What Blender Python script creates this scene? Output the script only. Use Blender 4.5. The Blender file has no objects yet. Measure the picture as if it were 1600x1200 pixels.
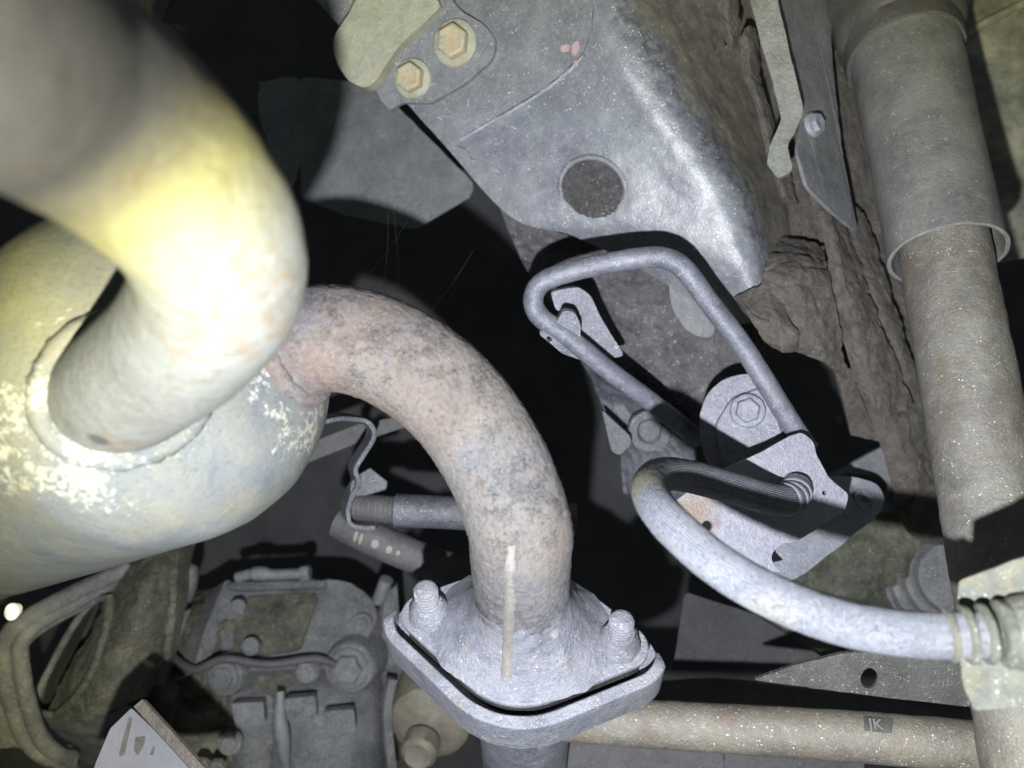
import bpy, bmesh, math, random
from mathutils import Vector, Matrix, noise
from mathutils.bvhtree import BVHTree
from mathutils.geometry import tessellate_polygon

random.seed(7)
sc = bpy.context.scene
C = sc.collection

# ------------------------------------------------------------------ camera, light, exposure
F = 1155.0            # focal length in photograph pixels (26 mm equivalent)
H = 0.20              # camera height above the ground under the raised car
cam_d = bpy.data.cameras.new('camera')
cam = bpy.data.objects.new('camera', cam_d)
C.objects.link(cam)
cam.location = (0, 0, H)
cam.rotation_euler = (0, math.pi, 0)      # lying under the car, looking straight up
cam_d.sensor_width = 36.0
cam_d.lens = 36.0 * F / 1600.0
cam_d.clip_start = 0.005
cam_d.clip_end = 50
cam_d.dof.use_dof = True
cam_d.dof.focus_distance = 0.41
cam_d.dof.aperture_fstop = 6.5
sc.camera = cam

w = bpy.data.worlds.new('World')
sc.world = w
w.use_nodes = True
w.node_tree.nodes['Background'].inputs[0].default_value = (0.75, 0.85, 0.9, 1)
w.node_tree.nodes['Background'].inputs[1].default_value = 0.055

def cam_pt(x, y, d):
    """camera-frame metres (right, up, away) -> world"""
    return Vector((-x, y, H + d))

FAR = 1.0             # set above 1 while building machinery that hangs farther up; sizes grow with it
def P(u, v, d):
    d = d * FAR
    return cam_pt((u - 800.0) / F * d, (600.0 - v) / F * d, d)

LPOS = cam_pt(-0.018, -0.082, 0.0)        # hand torch held beside and below the phone
def torch(name, energy, color, half_deg, blend, aim, radius=0.004):
    l = bpy.data.lights.new(name, 'SPOT')
    l.energy = energy
    l.color = color
    l.spot_size = math.radians(2 * half_deg)
    l.spot_blend = blend
    l.shadow_soft_size = radius
    o = bpy.data.objects.new(name, l)
    C.objects.link(o)
    o.location = LPOS
    o.rotation_euler = (P(*aim) - LPOS).to_track_quat('-Z', 'Y').to_euler()
    return o
AIM = (860, 815, 0.45)
core = torch('torch_beam', 11.5, (1, 1, 1), 60, 0.0, AIM)
def beam_profile(lamp, stops):
    """LED torch lens: cool white middle, yellow rim; stops = (degrees off axis, colour, strength)"""
    lamp.use_nodes = True
    t = lamp.node_tree
    em = t.nodes['Emission']
    tc = t.nodes.new('ShaderNodeTexCoord')
    sp = t.nodes.new('ShaderNodeSeparateXYZ')
    ab = t.nodes.new('ShaderNodeMath'); ab.operation = 'ABSOLUTE'
    t.links.new(tc.outputs['Normal'], sp.inputs[0])
    t.links.new(sp.outputs[2], ab.inputs[0])
    mr = t.nodes.new('ShaderNodeMapRange')
    mr.inputs[1].default_value = 0.5
    mr.inputs[2].default_value = 1.0
    t.links.new(ab.outputs[0], mr.inputs[0])
    rp_ = t.nodes.new('ShaderNodeValToRGB')
    t.links.new(mr.outputs[0], rp_.inputs[0])
    cr = rp_.color_ramp
    while len(cr.elements) > 1:
        cr.elements.remove(cr.elements[-1])
    for i, (deg, c, k) in enumerate(sorted(stops, key=lambda q: -q[0])):
        pos = max(0.0, (math.cos(math.radians(deg)) - 0.5) / 0.5)
        e = cr.elements[0] if i == 0 else cr.elements.new(pos)
        e.position = pos
        e.color = (c[0] * k, c[1] * k, c[2] * k, 1)
    t.links.new(rp_.outputs[0], em.inputs['Color'])
beam_profile(core.data, [(0, (0.88, 0.91, 1.0), 1.0), (27, (0.88, 0.92, 1.0), 1.0), (35, (0.94, 0.96, 0.90), 1.0), (39, (1.0, 0.97, 0.62), 0.95),
                         (41.8, (1.0, 0.92, 0.30), 0.82), (44.5, (1.0, 0.86, 0.30), 0.30), (47.5, (0.9, 0.75, 0.4), 0.0)])
torch('torch_spill', 2.1, (1.0, 0.93, 0.82), 88, 0.5, AIM)

vs = sc.view_settings
vs.view_transform = 'Standard'
vs.look = 'None'
vs.exposure = 0.75
vs.gamma = 1.0
vs.use_curve_mapping = False
sc.render.engine = 'CYCLES'
sc.cycles.use_denoising = True
sc.cycles.max_bounces = 6

# ------------------------------------------------------------------ materials
class NT:
    def __init__(s, name):
        m = bpy.data.materials.new(name)
        m.use_nodes = True
        s.m = m
        s.t = m.node_tree
        s.b = s.t.nodes['Principled BSDF']
        s.co = s.t.nodes.new('ShaderNodeTexCoord')
    def n(s, typ, **kw):
        nd = s.t.nodes.new(typ)
        for k, v in kw.items():
            setattr(nd, k, v)
        return nd
    def link(s, a, b):
        s.t.links.new(a, b)
    def put(s, sock, v):
        if isinstance(v, bpy.types.NodeSocket):
            s.link(v, sock)
        else:
            sock.default_value = v
    def mapping(s, scale, src='Object'):
        mp = s.n('ShaderNodeMapping')
        s.link(s.co.outputs[src], mp.inputs[0])
        mp.inputs['Scale'].default_value = scale
        return mp.outputs[0]
    def noise(s, scale, detail=5, rough=0.6, vec=None, dist=0.0):
        nd = s.n('ShaderNodeTexNoise')
        s.link(vec or s.co.outputs['Object'], nd.inputs['Vector'])
        nd.inputs['Scale'].default_value = scale
        nd.inputs['Detail'].default_value = detail
        nd.inputs['Roughness'].default_value = rough
        nd.inputs['Distortion'].default_value = dist
        return nd.outputs[0]
    def voronoi(s, scale, feature='F1', vec=None, out=0):
        nd = s.n('ShaderNodeTexVoronoi', feature=feature)
        s.link(vec or s.co.outputs['Object'], nd.inputs['Vector'])
        nd.inputs['Scale'].default_value = scale
        return nd.outputs[out]
    def ramp(s, fac, stops, interp='LINEAR'):
        nd = s.n('ShaderNodeValToRGB')
        s.link(fac, nd.inputs[0])
        cr = nd.color_ramp
        cr.interpolation = interp
        while len(cr.elements) > 1:
            cr.elements.remove(cr.elements[-1])
        for i, (p, c) in enumerate(stops):
            e = cr.elements[0] if i == 0 else cr.elements.new(p)
            e.position = p
            e.color = (c, c, c, 1) if isinstance(c, (int, float)) else (*c, 1)
        return nd.outputs[0]
    def mix(s, fac, a, b, mode='MIX'):
        nd = s.n('ShaderNodeMix', data_type='RGBA', blend_type=mode)
        s.put(nd.inputs[0], fac)
        for sock, v in ((nd.inputs[6], a), (nd.inputs[7], b)):
            if isinstance(v, tuple) and len(v) == 3:
                v = (*v, 1)
            s.put(sock, v)
        return nd.outputs[2]
    def math(s, op, a, b=0.0, clamp=False):
        nd = s.n('ShaderNodeMath', operation=op, use_clamp=clamp)
        s.put(nd.inputs[0], a)
        s.put(nd.inputs[1], b)
        return nd.outputs[0]
    def near(s, pt, r0, r1):
        """1 within r0 of a point on the thing, 0 beyond r1"""
        nd = s.n('ShaderNodeVectorMath', operation='DISTANCE')
        s.link(s.co.outputs['Object'], nd.inputs[0])
        nd.inputs[1].default_value = pt
        mr = s.n('ShaderNodeMapRange')
        s.link(nd.outputs['Value'], mr.inputs[0])
        mr.inputs[1].default_value = r0
        mr.inputs[2].default_value = r1
        mr.inputs[3].default_value = 1
        mr.inputs[4].default_value = 0
        return mr.outputs[0]
    def bump(s, height, strength, dist, prev=None):
        nd = s.n('ShaderNodeBump')
        nd.inputs['Strength'].default_value = strength
        nd.inputs['Distance'].default_value = dist
        s.link(height, nd.inputs['Height'])
        if prev is not None:
            s.link(prev, nd.inputs['Normal'])
        return nd.outputs[0]
    def finish(s, col, rough, metal=0.0, normal=None, spec=0.4):
        s.put(s.b.inputs['Base Color'], (*col, 1) if isinstance(col, tuple) and len(col) == 3 else col)
        s.put(s.b.inputs['Roughness'], rough)
        s.put(s.b.inputs['Metallic'], metal)
        s.b.inputs['Specular IOR Level'].default_value = spec
        if normal is not None:
            s.link(normal, s.b.inputs['Normal'])
        return s.m

def grime(name, stops, scale=40, dust=(0.40, 0.39, 0.36), dust_amt=0.5, specks=0.5, speck_col=(0.75, 0.75, 0.72),
          rust=None, rust_amt=0.4, rough=0.62, metal=0.0, bump=0.5, bdist=0.0016, fine=520, stretch=None, spec=0.7, pits=0.6, chips=None):
    """dirty underbody surface: mottled base colour, fine road dust, pale grit specks, optional rust blooms"""
    s = NT(name)
    vec = s.mapping(stretch) if stretch else None
    big = s.noise(scale, 6, 0.65, vec)
    col = s.ramp(big, stops)
    f = s.noise(fine, 4, 0.75, vec)
    dn = s.noise(scale * 2.7, 7, 0.7, vec, 0.4)
    dm = s.math('MULTIPLY', s.ramp(dn, [(0.38, 0), (0.68, 1)]), s.ramp(f, [(0.36, 0.15), (0.66, 1)]))
    col = s.mix(s.math('MULTIPLY', dm, dust_amt), col, dust)
    if rust:
        rn = s.noise(scale * 1.3, 6, 0.7, vec, 0.8)
        rm = s.math('MULTIPLY', s.ramp(rn, [(0.52, 0), (0.66, 1)]), rust_amt)
        col = s.mix(rm, col, rust)
    if specks > 0:
        v = s.voronoi(430)
        sel = s.noise(150, 2, 0.5)
        sp = s.math('MULTIPLY', s.ramp(v, [(0.16, 1), (0.26, 0)]), s.ramp(sel, [(0.56, 0), (0.64, 1)]))
        v2 = s.voronoi(1100)
        sel2 = s.noise(210, 3, 0.6)
        sp2 = s.math('MULTIPLY', s.ramp(v2, [(0.2, 1), (0.34, 0)]), s.ramp(sel2, [(0.5, 0), (0.62, 1)]))
        sp = s.math('ADD', sp, s.math('MULTIPLY', sp2, 0.7), True)
        col = s.mix(s.math('MULTIPLY', sp, specks), col, speck_col)
    if pits > 0:
        pn_ = s.noise(fine * 0.55, 6, 0.85, vec, 0.3)
        pz = s.noise(scale * 1.9, 3, 0.6, vec)
        pm = s.math('MULTIPLY', s.ramp(pn_, [(0.30, 1), (0.45, 0)]), s.ramp(pz, [(0.40, 0.25), (0.62, 1)]))
        col = s.mix(s.math('MULTIPLY', pm, pits), col, s.mix(0.78, col, (0.01, 0.01, 0.012)))
    if chips:
        cn = s.noise(120, 8, 0.75, vec, 0.5)
        cz = s.noise(26, 3, 0.5)
        cm = s.math('GREATER_THAN', s.math('ADD', cn, s.math('MULTIPLY', s.ramp(cz, [(0.5, 0), (0.68, 1)]), 0.2)), 0.70)
        col = s.mix(cm, col, chips)
    bn = s.bump(f, min(1, bump * 1.5), bdist * 0.6)
    bn = s.bump(dn, bump, bdist, bn)
    rr = s.ramp(f, [(0.3, max(0.05, rough - 0.26)), (0.7, min(1, rough + 0.08))])
    return s.finish(col, rr, metal, bn, spec)

M = {}
M['black'] = grime('black_underbody', [(0.35, (0.016, 0.017, 0.019)), (0.7, (0.05, 0.05, 0.052))], 14, (0.06, 0.06, 0.06), 0.4, 0.12, rough=0.7)
M['bluegrey'] = grime('blue_grey_rail_paint', [(0.3, (0.105, 0.115, 0.128)), (0.52, (0.155, 0.165, 0.18)), (0.72, (0.225, 0.23, 0.232))], 22,
                      (0.32, 0.33, 0.32), 0.55, 0.75, rough=0.55, bump=0.45)
M['galv'] = grime('dusty_zinc_steel', [(0.3, (0.20, 0.215, 0.26)), (0.5, (0.29, 0.31, 0.36)), (0.75, (0.38, 0.39, 0.41))], 60,
                  (0.5, 0.5, 0.5), 0.5, 0.7, rough=0.5, metal=0.15, bump=0.5)
M['flange'] = grime('dusty_flange_steel', [(0.28, (0.111, 0.118, 0.148)), (0.5, (0.185, 0.196, 0.233)), (0.75, (0.252, 0.259, 0.285))], 42,
                    (0.326, 0.326, 0.340), 0.7, 0.9, (0.555, 0.555, 0.555), rough=0.5, metal=0.1, bump=0.8, pits=1.0, chips=(0.385, 0.377, 0.363), rust=(0.244, 0.185, 0.126), rust_amt=0.25)
M['greenish'] = grime('greenish_dusty_plate', [(0.3, (0.22, 0.235, 0.18)), (0.55, (0.34, 0.35, 0.27)), (0.75, (0.42, 0.42, 0.34))], 40,
                      (0.5, 0.5, 0.4), 0.5, 0.6, rust=(0.36, 0.24, 0.10), rust_amt=0.35, rough=0.58)
M['rustbolt'] = grime('rusty_bolt_zinc', [(0.3, (0.30, 0.29, 0.22)), (0.55, (0.45, 0.40, 0.27)), (0.75, (0.52, 0.36, 0.16))], 90,
                      (0.5, 0.5, 0.4), 0.3, 0.4, rust=(0.55, 0.30, 0.08), rust_amt=0.6, rough=0.5)
M['brown'] = grime('brown_underseal', [(0.3, (0.055, 0.049, 0.043)), (0.55, (0.12, 0.106, 0.09)), (0.75, (0.19, 0.172, 0.145))], 60,
                   (0.23, 0.21, 0.18), 0.6, 0.25, rust=(0.17, 0.115, 0.08), rust_amt=0.3, rough=0.85, bump=0.9, bdist=0.003)
M['darkrough'] = grime('dark_rough_underseal', [(0.3, (0.035, 0.034, 0.038)), (0.55, (0.085, 0.08, 0.085)), (0.75, (0.17, 0.15, 0.14))], 45,
                       (0.24, 0.23, 0.24), 0.5, 0.7, rough=0.7, bump=0.9, bdist=0.002)
M['dishdark'] = grime('gritty_dish', [(0.3, (0.04, 0.04, 0.043)), (0.6, (0.085, 0.083, 0.083)), (0.8, (0.15, 0.14, 0.13))], 90, (0.2, 0.19, 0.18), 0.5, 1.0, (0.5, 0.47, 0.42), rough=0.5, bump=1.0, bdist=0.003)
M['strap'] = grime('pale_steel_strap', [(0.3, (0.189, 0.193, 0.172)), (0.6, (0.295, 0.303, 0.271)), (0.8, (0.361, 0.361, 0.328))], 70,
                   (0.377, 0.377, 0.344), 0.6, 0.4, rough=0.6, metal=0.1, bump=1.0, bdist=0.0025)
M['rodgrey'] = grime('blue_grey_rod', [(0.3, (0.085, 0.092, 0.118)), (0.5, (0.135, 0.143, 0.175)), (0.75, (0.205, 0.212, 0.24))], 50,
                  (0.30, 0.30, 0.33), 0.6, 0.5, rough=0.45, metal=0.1, bump=0.4)
M['midgrey'] = grime('mid_grey_sheet', [(0.3, (0.11, 0.115, 0.125)), (0.55, (0.17, 0.175, 0.18)), (0.75, (0.23, 0.23, 0.22))], 30,
                     (0.30, 0.30, 0.29), 0.4, 0.4, rough=0.62)
M['linkgrey'] = grime('dim_blue_grey_paint', [(0.3, (0.05, 0.053, 0.065)), (0.55, (0.085, 0.09, 0.105)), (0.75, (0.13, 0.135, 0.15))], 40, (0.17, 0.17, 0.19), 0.5, 0.4, rough=0.42, spec=0.6)
M['damper'] = grime('dusty_damper_paint', [(0.3, (0.085, 0.088, 0.093)), (0.5, (0.145, 0.149, 0.149)), (0.75, (0.212, 0.217, 0.204))], 24,
                    (0.289, 0.293, 0.264), 0.6, 0.7, (0.510, 0.510, 0.425), rough=0.46, bump=0.4, bdist=0.0014, spec=0.6)
M['damperbody'] = grime('muddy_damper_body', [(0.3, (0.090, 0.086, 0.083)), (0.5, (0.143, 0.135, 0.124)), (0.75, (0.188, 0.188, 0.176))], 26,
                    (0.270, 0.262, 0.225), 0.6, 1.0, (0.465, 0.458, 0.360), rough=0.5, bump=0.5, bdist=0.0016, rust=(0.135, 0.109, 0.079), rust_amt=0.8, spec=0.5)
M['rubber'] = grime('dark_rubber', [(0.3, (0.04, 0.04, 0.042)), (0.7, (0.085, 0.083, 0.085))], 30, (0.15, 0.15, 0.15), 0.4, 0.15, rough=0.7)
M['panel'] = grime('olive_floor_panel', [(0.36, (0.10, 0.11, 0.085)), (0.5, (0.24, 0.25, 0.20)), (0.62, (0.42, 0.42, 0.31))], 28,
                   (0.40, 0.40, 0.32), 0.6, 0.4, rust=(0.30, 0.22, 0.15), rust_amt=0.3, rough=0.7, bump=0.8, bdist=0.003)
M['casting'] = grime('oily_dark_casting', [(0.3, (0.044, 0.048, 0.033)), (0.55, (0.106, 0.112, 0.077)), (0.75, (0.213, 0.206, 0.150))], 30,
                     (0.250, 0.263, 0.225), 0.5, 0.5, rust=(0.200, 0.112, 0.062), rust_amt=0.3, rough=0.28, bump=0.9, bdist=0.0035, spec=0.7)
M['casting2'] = grime('grey_dark_casting', [(0.3, (0.083, 0.087, 0.093)), (0.55, (0.158, 0.162, 0.165)), (0.75, (0.285, 0.285, 0.270))], 26,
                      (0.360, 0.360, 0.360), 0.5, 0.5, rough=0.30, bump=0.7, bdist=0.003, spec=0.7)
M['brass'] = grime('tan_stained_boss', [(0.3, (0.13, 0.12, 0.09)), (0.55, (0.20, 0.185, 0.14)), (0.75, (0.26, 0.25, 0.20))], 50,
                   (0.4, 0.38, 0.3), 0.4, 0.3, rust=(0.26, 0.14, 0.07), rust_amt=0.6, rough=0.5)
M['crosstube'] = grime('tan_dusty_tube', [(0.3, (0.097, 0.090, 0.079)), (0.5, (0.144, 0.133, 0.112)), (0.75, (0.187, 0.180, 0.133))], 34,
                       (0.288, 0.266, 0.187), 0.6, 0.7, rust=(0.216, 0.122, 0.079), rust_amt=0.4, rough=0.6)
M['yellowmount'] = grime('pale_dusty_mount', [(0.3, (0.077, 0.085, 0.080)), (0.55, (0.118, 0.127, 0.115)), (0.75, (0.159, 0.159, 0.118))], 60,
                         (0.201, 0.198, 0.148), 0.6, 0.6, rust=(0.212, 0.166, 0.041), rust_amt=0.3, rough=0.6, bump=0.9)
M['plate'] = grime('spangled_zinc_plate', [(0.3, (0.238, 0.246, 0.312)), (0.55, (0.328, 0.336, 0.394)), (0.75, (0.410, 0.410, 0.443))], 240,
                   (0.492, 0.492, 0.508), 0.5, 0.3, rust=(0.344, 0.221, 0.082), rust_amt=0.08, rough=0.48, metal=0.15)
M['white'] = grime('white_printed_card', [(0.3, (0.136, 0.136, 0.161)), (0.7, (0.186, 0.186, 0.211))], 20, (0.217, 0.217, 0.223), 0.3, 0.0, rough=0.5, bump=0.1)
M['ink'] = grime('dark_print', [(0.3, (0.05, 0.05, 0.048)), (0.7, (0.09, 0.088, 0.08))], 60, (0.16, 0.15, 0.13), 0.6, 0.0, rough=0.6, bump=0.1)
M['pinkpaint'] = grime('pink_paint_mark', [(0.3, (0.40, 0.24, 0.26)), (0.7, (0.46, 0.33, 0.34))], 60, (0.4, 0.38, 0.38), 0.5, 0.2)
M['glint'] = NT('white_glint').finish((0.95, 0.95, 0.92), 0.25)
M['letters'] = NT('letter_print').finish((0.20, 0.195, 0.165), 0.6)
M['web'] = NT('cobweb').finish((0.18, 0.18, 0.17), 0.7)
M['weldflat'] = grime('sandy_seam', [(0.3, (0.14, 0.135, 0.13)), (0.6, (0.19, 0.18, 0.16)), (0.8, (0.22, 0.205, 0.18))], 80, (0.36, 0.34, 0.3), 0.4, 0.2, rough=0.75, bump=0.4)
M['weld'] = grime('sandy_weld', [(0.3, (0.28, 0.25, 0.20)), (0.6, (0.42, 0.38, 0.30)), (0.8, (0.5, 0.46, 0.38))], 120,
                  (0.5, 0.47, 0.4), 0.4, 0.3, rough=0.7, bump=0.8)

# ------------------------------------------------------------------ mesh helpers
def tag(o, label=None, cat=None, group=None, kind=None):
    for k, v in (('label', label), ('category', cat), ('group', group), ('kind', kind)):
        if v:
            o[k] = v
    return o

def thing(name, label, cat, at, group=None):
    o = bpy.data.objects.new(name, None)
    o.empty_display_size = 0.02
    C.objects.link(o)
    o.location = at
    return tag(o, label, cat, group)

def link_mesh(name, me, mat, parent=None, smooth=40):
    me.materials.append(M[mat] if isinstance(mat, str) else mat)
    o = bpy.data.objects.new(name, me)
    C.objects.link(o)
    if parent:
        o.parent = parent
        if parent.type == 'EMPTY':        # vertices are given in world metres
            o.matrix_parent_inverse = Matrix.Translation(-parent.location)
    if smooth is not None:
        for p in me.polygons:
            p.use_smooth = True
        if smooth < 180:
            me.set_sharp_from_angle(angle=math.radians(smooth))
    return o

def mesh(name, verts, faces, uvs=None):
    me = bpy.data.meshes.new(name)
    me.from_pydata([tuple(v) for v in verts], [], faces)
    if uvs:
        lay = me.uv_layers.new(name='UVMap')
        for lp in me.loops:
            lay.data[lp.index].uv = uvs[lp.vertex_index]
    me.update()
    bm = bmesh.new()
    bm.from_mesh(me)
    bmesh.ops.recalc_face_normals(bm, faces=bm.faces)
    bm.to_mesh(me)
    bm.free()
    return me

def catmull(p, t):
    n = len(p)
    x = t * (n - 1)
    i = min(int(x), n - 2)
    f = x - i
    g = lambda k: p[max(0, min(n - 1, k))]
    a, b, c, d = g(i - 1), g(i), g(i + 1), g(i + 2)
    return tuple(0.5 * (2 * b[k] + (c[k] - a[k]) * f + (2 * a[k] - 5 * b[k] + 4 * c[k] - d[k]) * f * f
                        + (3 * b[k] - a[k] - 3 * c[k] + d[k]) * f ** 3) for k in range(len(b)))

def path_px(pts, n):
    """smooth path through (px, py, depth) points -> n evenly spaced world points"""
    raw = [Vector(catmull([tuple(P(*q[:3])) for q in pts], i / 299)) for i in range(300)]
    acc = [0.0]
    for a, b in zip(raw, raw[1:]):
        acc.append(acc[-1] + (b - a).length)
    out, j = [], 0
    for i in range(n):
        s = acc[-1] * i / (n - 1)
        while j < 298 and acc[j + 1] < s:
            j += 1
        k = (s - acc[j]) / max(1e-9, acc[j + 1] - acc[j])
        out.append(raw[j].lerp(raw[j + 1], min(1, k)))
    return out

def tube(name, path, rad, mat, parent=None, seg=40, rough=0.0, rscale=150, caps=True, closed=False, smooth=50, squash=None):
    """swept round section; rad a number or function of 0..1; rough = radial unevenness in metres"""
    n = len(path)
    T = []
    for i in range(n):
        a = path[(i - 1) % n] if closed else path[max(0, i - 1)]
        b = path[(i + 1) % n] if closed else path[min(n - 1, i + 1)]
        T.append((b - a).normalized())
    ref = Vector((0, 0, 1)) if abs(T[0].z) < 0.9 else Vector((1, 0, 0))
    N = (ref - T[0] * ref.dot(T[0])).normalized()
    V, UV = [], []
    length = 0
    for i in range(n):
        if i:
            N = (N - T[i] * N.dot(T[i])).normalized()
            length += (path[i] - path[i - 1]).length
        B = T[i].cross(N)
        r = (rad(i / (n - 1)) if callable(rad) else rad) * FAR
        for k in range(seg):
            a = 2 * math.pi * k / seg
            d = N * math.cos(a) + B * math.sin(a)
            rr = r
            p = path[i] + d * rr
            if rough:
                q = p * rscale
                rr += rough * (noise.noise(q) + 0.5 * noise.noise(q * 2.3) + 0.3 * noise.noise(q * 5.1))
                p = path[i] + d * rr
            V.append(p)
            UV.append((k / seg, length))
    Fc = []
    for i in range(n if closed else n - 1):
        for k in range(seg):
            a, b = i * seg + k, i * seg + (k + 1) % seg
            j = (i + 1) % n
            Fc.append((a, b, j * seg + (k + 1) % seg, j * seg + k))
    if caps and not closed:
        Fc.append(tuple(range(seg)))
        Fc.append(tuple(range((n - 1) * seg, n * seg)))
    return link_mesh(name, mesh(name, V, Fc, UV), mat, parent, smooth)

def frame_of(axis):
    a = axis.normalized()
    ref = Vector((0, 0, 1)) if abs(a.z) < 0.9 else Vector((1, 0, 0))
    x = (ref - a * ref.dot(a)).normalized()
    return x, a.cross(x), a

def lathe(name, c, axis, prof, mat, parent=None, seg=48, rough=0.0, rscale=120, smooth=40, sx=1.0, xdir=None):
    """profile [(along, radius)] turned about axis through c; sx stretches one cross direction"""
    x, y, a = frame_of(axis)
    if xdir is not None:
        x = (xdir - a * xdir.dot(a)).normalized()
        y = a.cross(x)
    V = []
    prof = [(s_0 * FAR, r_0 * FAR) for s_0, r_0 in prof]
    for s, r in prof:
        for k in range(seg):
            t = 2 * math.pi * k / seg
            p = c + a * s + (x * math.cos(t) * sx + y * math.sin(t)) * r
            if rough:
                d = (p - c - a * s)
                if d.length > 1e-6:
                    q = p * rscale
                    p = p + d.normalized() * rough * (noise.noise(q) + 0.5 * noise.noise(q * 2.3))
            V.append(p)
    Fc = []
    for i in range(len(prof) - 1):
        for k in range(seg):
            Fc.append((i * seg + k, i * seg + (k + 1) % seg, (i + 1) * seg + (k + 1) % seg, (i + 1) * seg + k))
    if prof[0][1] > 1e-5:
        Fc.append(tuple(range(seg)))
    if prof[-1][1] > 1e-5:
        Fc.append(tuple(range((len(prof) - 1) * seg, len(prof) * seg)))
    return link_mesh(name, mesh(name, V, Fc), mat, parent, smooth)

def plane_px(a, b, c):
    """plane through three (px, py, depth) points -> (point, normal toward the camera)"""
    A, B, D = P(*a), P(*b), P(*c)
    n = (B - A).cross(D - A).normalized()
    if n.z > 0:
        n = -n
    return A, n

def on_plane(u, v, pl):
    o = Vector((0, 0, H))
    d = P(u, v, 1.0) - o
    return o + d * ((pl[0] - o).dot(pl[1]) / d.dot(pl[1]))

def rounded(pts, r, n=5):
    """polygon in px with corners filleted by about r px (r may be a list)"""
    out = []
    m = len(pts)
    for i in range(m):
        p, a, b = Vector(pts[i]), Vector(pts[i - 1]), Vector(pts[(i + 1) % m])
        rr = r[i] if isinstance(r, (list, tuple)) else r
        la, lb = (a - p).length, (b - p).length
        k = min(rr, la * 0.45, lb * 0.45)
        if k < 0.5:
            out.append(tuple(p))
            continue
        s, e = p + (a - p) / la * k, p + (b - p) / lb * k
        for j in range(n + 1):
            t = j / n
            out.append(tuple(s * (1 - t) ** 2 + p * 2 * t * (1 - t) + e * t * t))
    return out

def circle_px(u, v, r, n=20, sy=1.0, rot=0.0):
    o = []
    for k in range(n):
        t = 2 * math.pi * k / n
        x, y = r * math.cos(t), r * sy * math.sin(t)
        o.append((u + x * math.cos(rot) - y * math.sin(rot), v + x * math.sin(rot) + y * math.cos(rot)))
    return o

def densify(pts, step):
    out = []
    for i, p in enumerate(pts):
        q = pts[(i + 1) % len(pts)]
        L = math.hypot(q[0] - p[0], q[1] - p[1])
        k = max(1, int(L / step))
        for j in range(k):
            out.append((p[0] + (q[0] - p[0]) * j / k, p[1] + (q[1] - p[1]) * j / k))
    return out

def plate(name, pl, outline, thick, mat, parent=None, holes=(), bevel=0.0007, wobble=0.0, lift=0.0, seg=2, fn=None):
    """sheet metal: outline (px) cut from a plane in the scene, with real thickness and holes.
    fn(world point, px, py) may bend it afterwards."""
    thick, bevel, wobble, lift = thick * FAR, bevel * FAR, wobble * FAR, lift * FAR
    n = pl[1]
    loops = [densify(outline, 14)] + [list(h) for h in holes]
    fr = []
    for lp in loops:
        L = []
        for (u, v) in lp:
            p = on_plane(u, v, pl) + n * lift
            if wobble:
                p = p + Vector((noise.noise(p * 260), noise.noise(p * 260 + Vector((9, 9, 9))), 0)) * wobble
            if fn:
                p = fn(p, u, v)
            L.append(p)
        fr.append(L)
    V = [p for L in fr for p in L]
    tris = tessellate_polygon([[on_plane(u, v, pl) for u, v in lp] for lp in loops])
    k = len(V)
    V2 = V + [p - n * thick for p in V]
    Fc = [tuple(t) for t in tris] + [tuple(i + k for i in reversed(t)) for t in tris]
    base = 0
    for L in fr:
        m = len(L)
        for i in range(m):
            a, b = base + i, base + (i + 1) % m
            Fc.append((a, b, b + k, a + k))
        base += m
    me = mesh(name, V2, Fc)
    bm = bmesh.new()
    bm.from_mesh(me)
    bmesh.ops.dissolve_limit(bm, angle_limit=math.radians(0.5), verts=bm.verts, edges=bm.edges) if not fn else None
    bm.to_mesh(me)
    bm.free()
    o = link_mesh(name, me, mat, parent, 35)
    if bevel:
        md = o.modifiers.new('edge', 'BEVEL')
        md.width = bevel
        md.segments = seg
        md.limit_method = 'ANGLE'
        md.angle_limit = math.radians(50)
    return o

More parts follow.
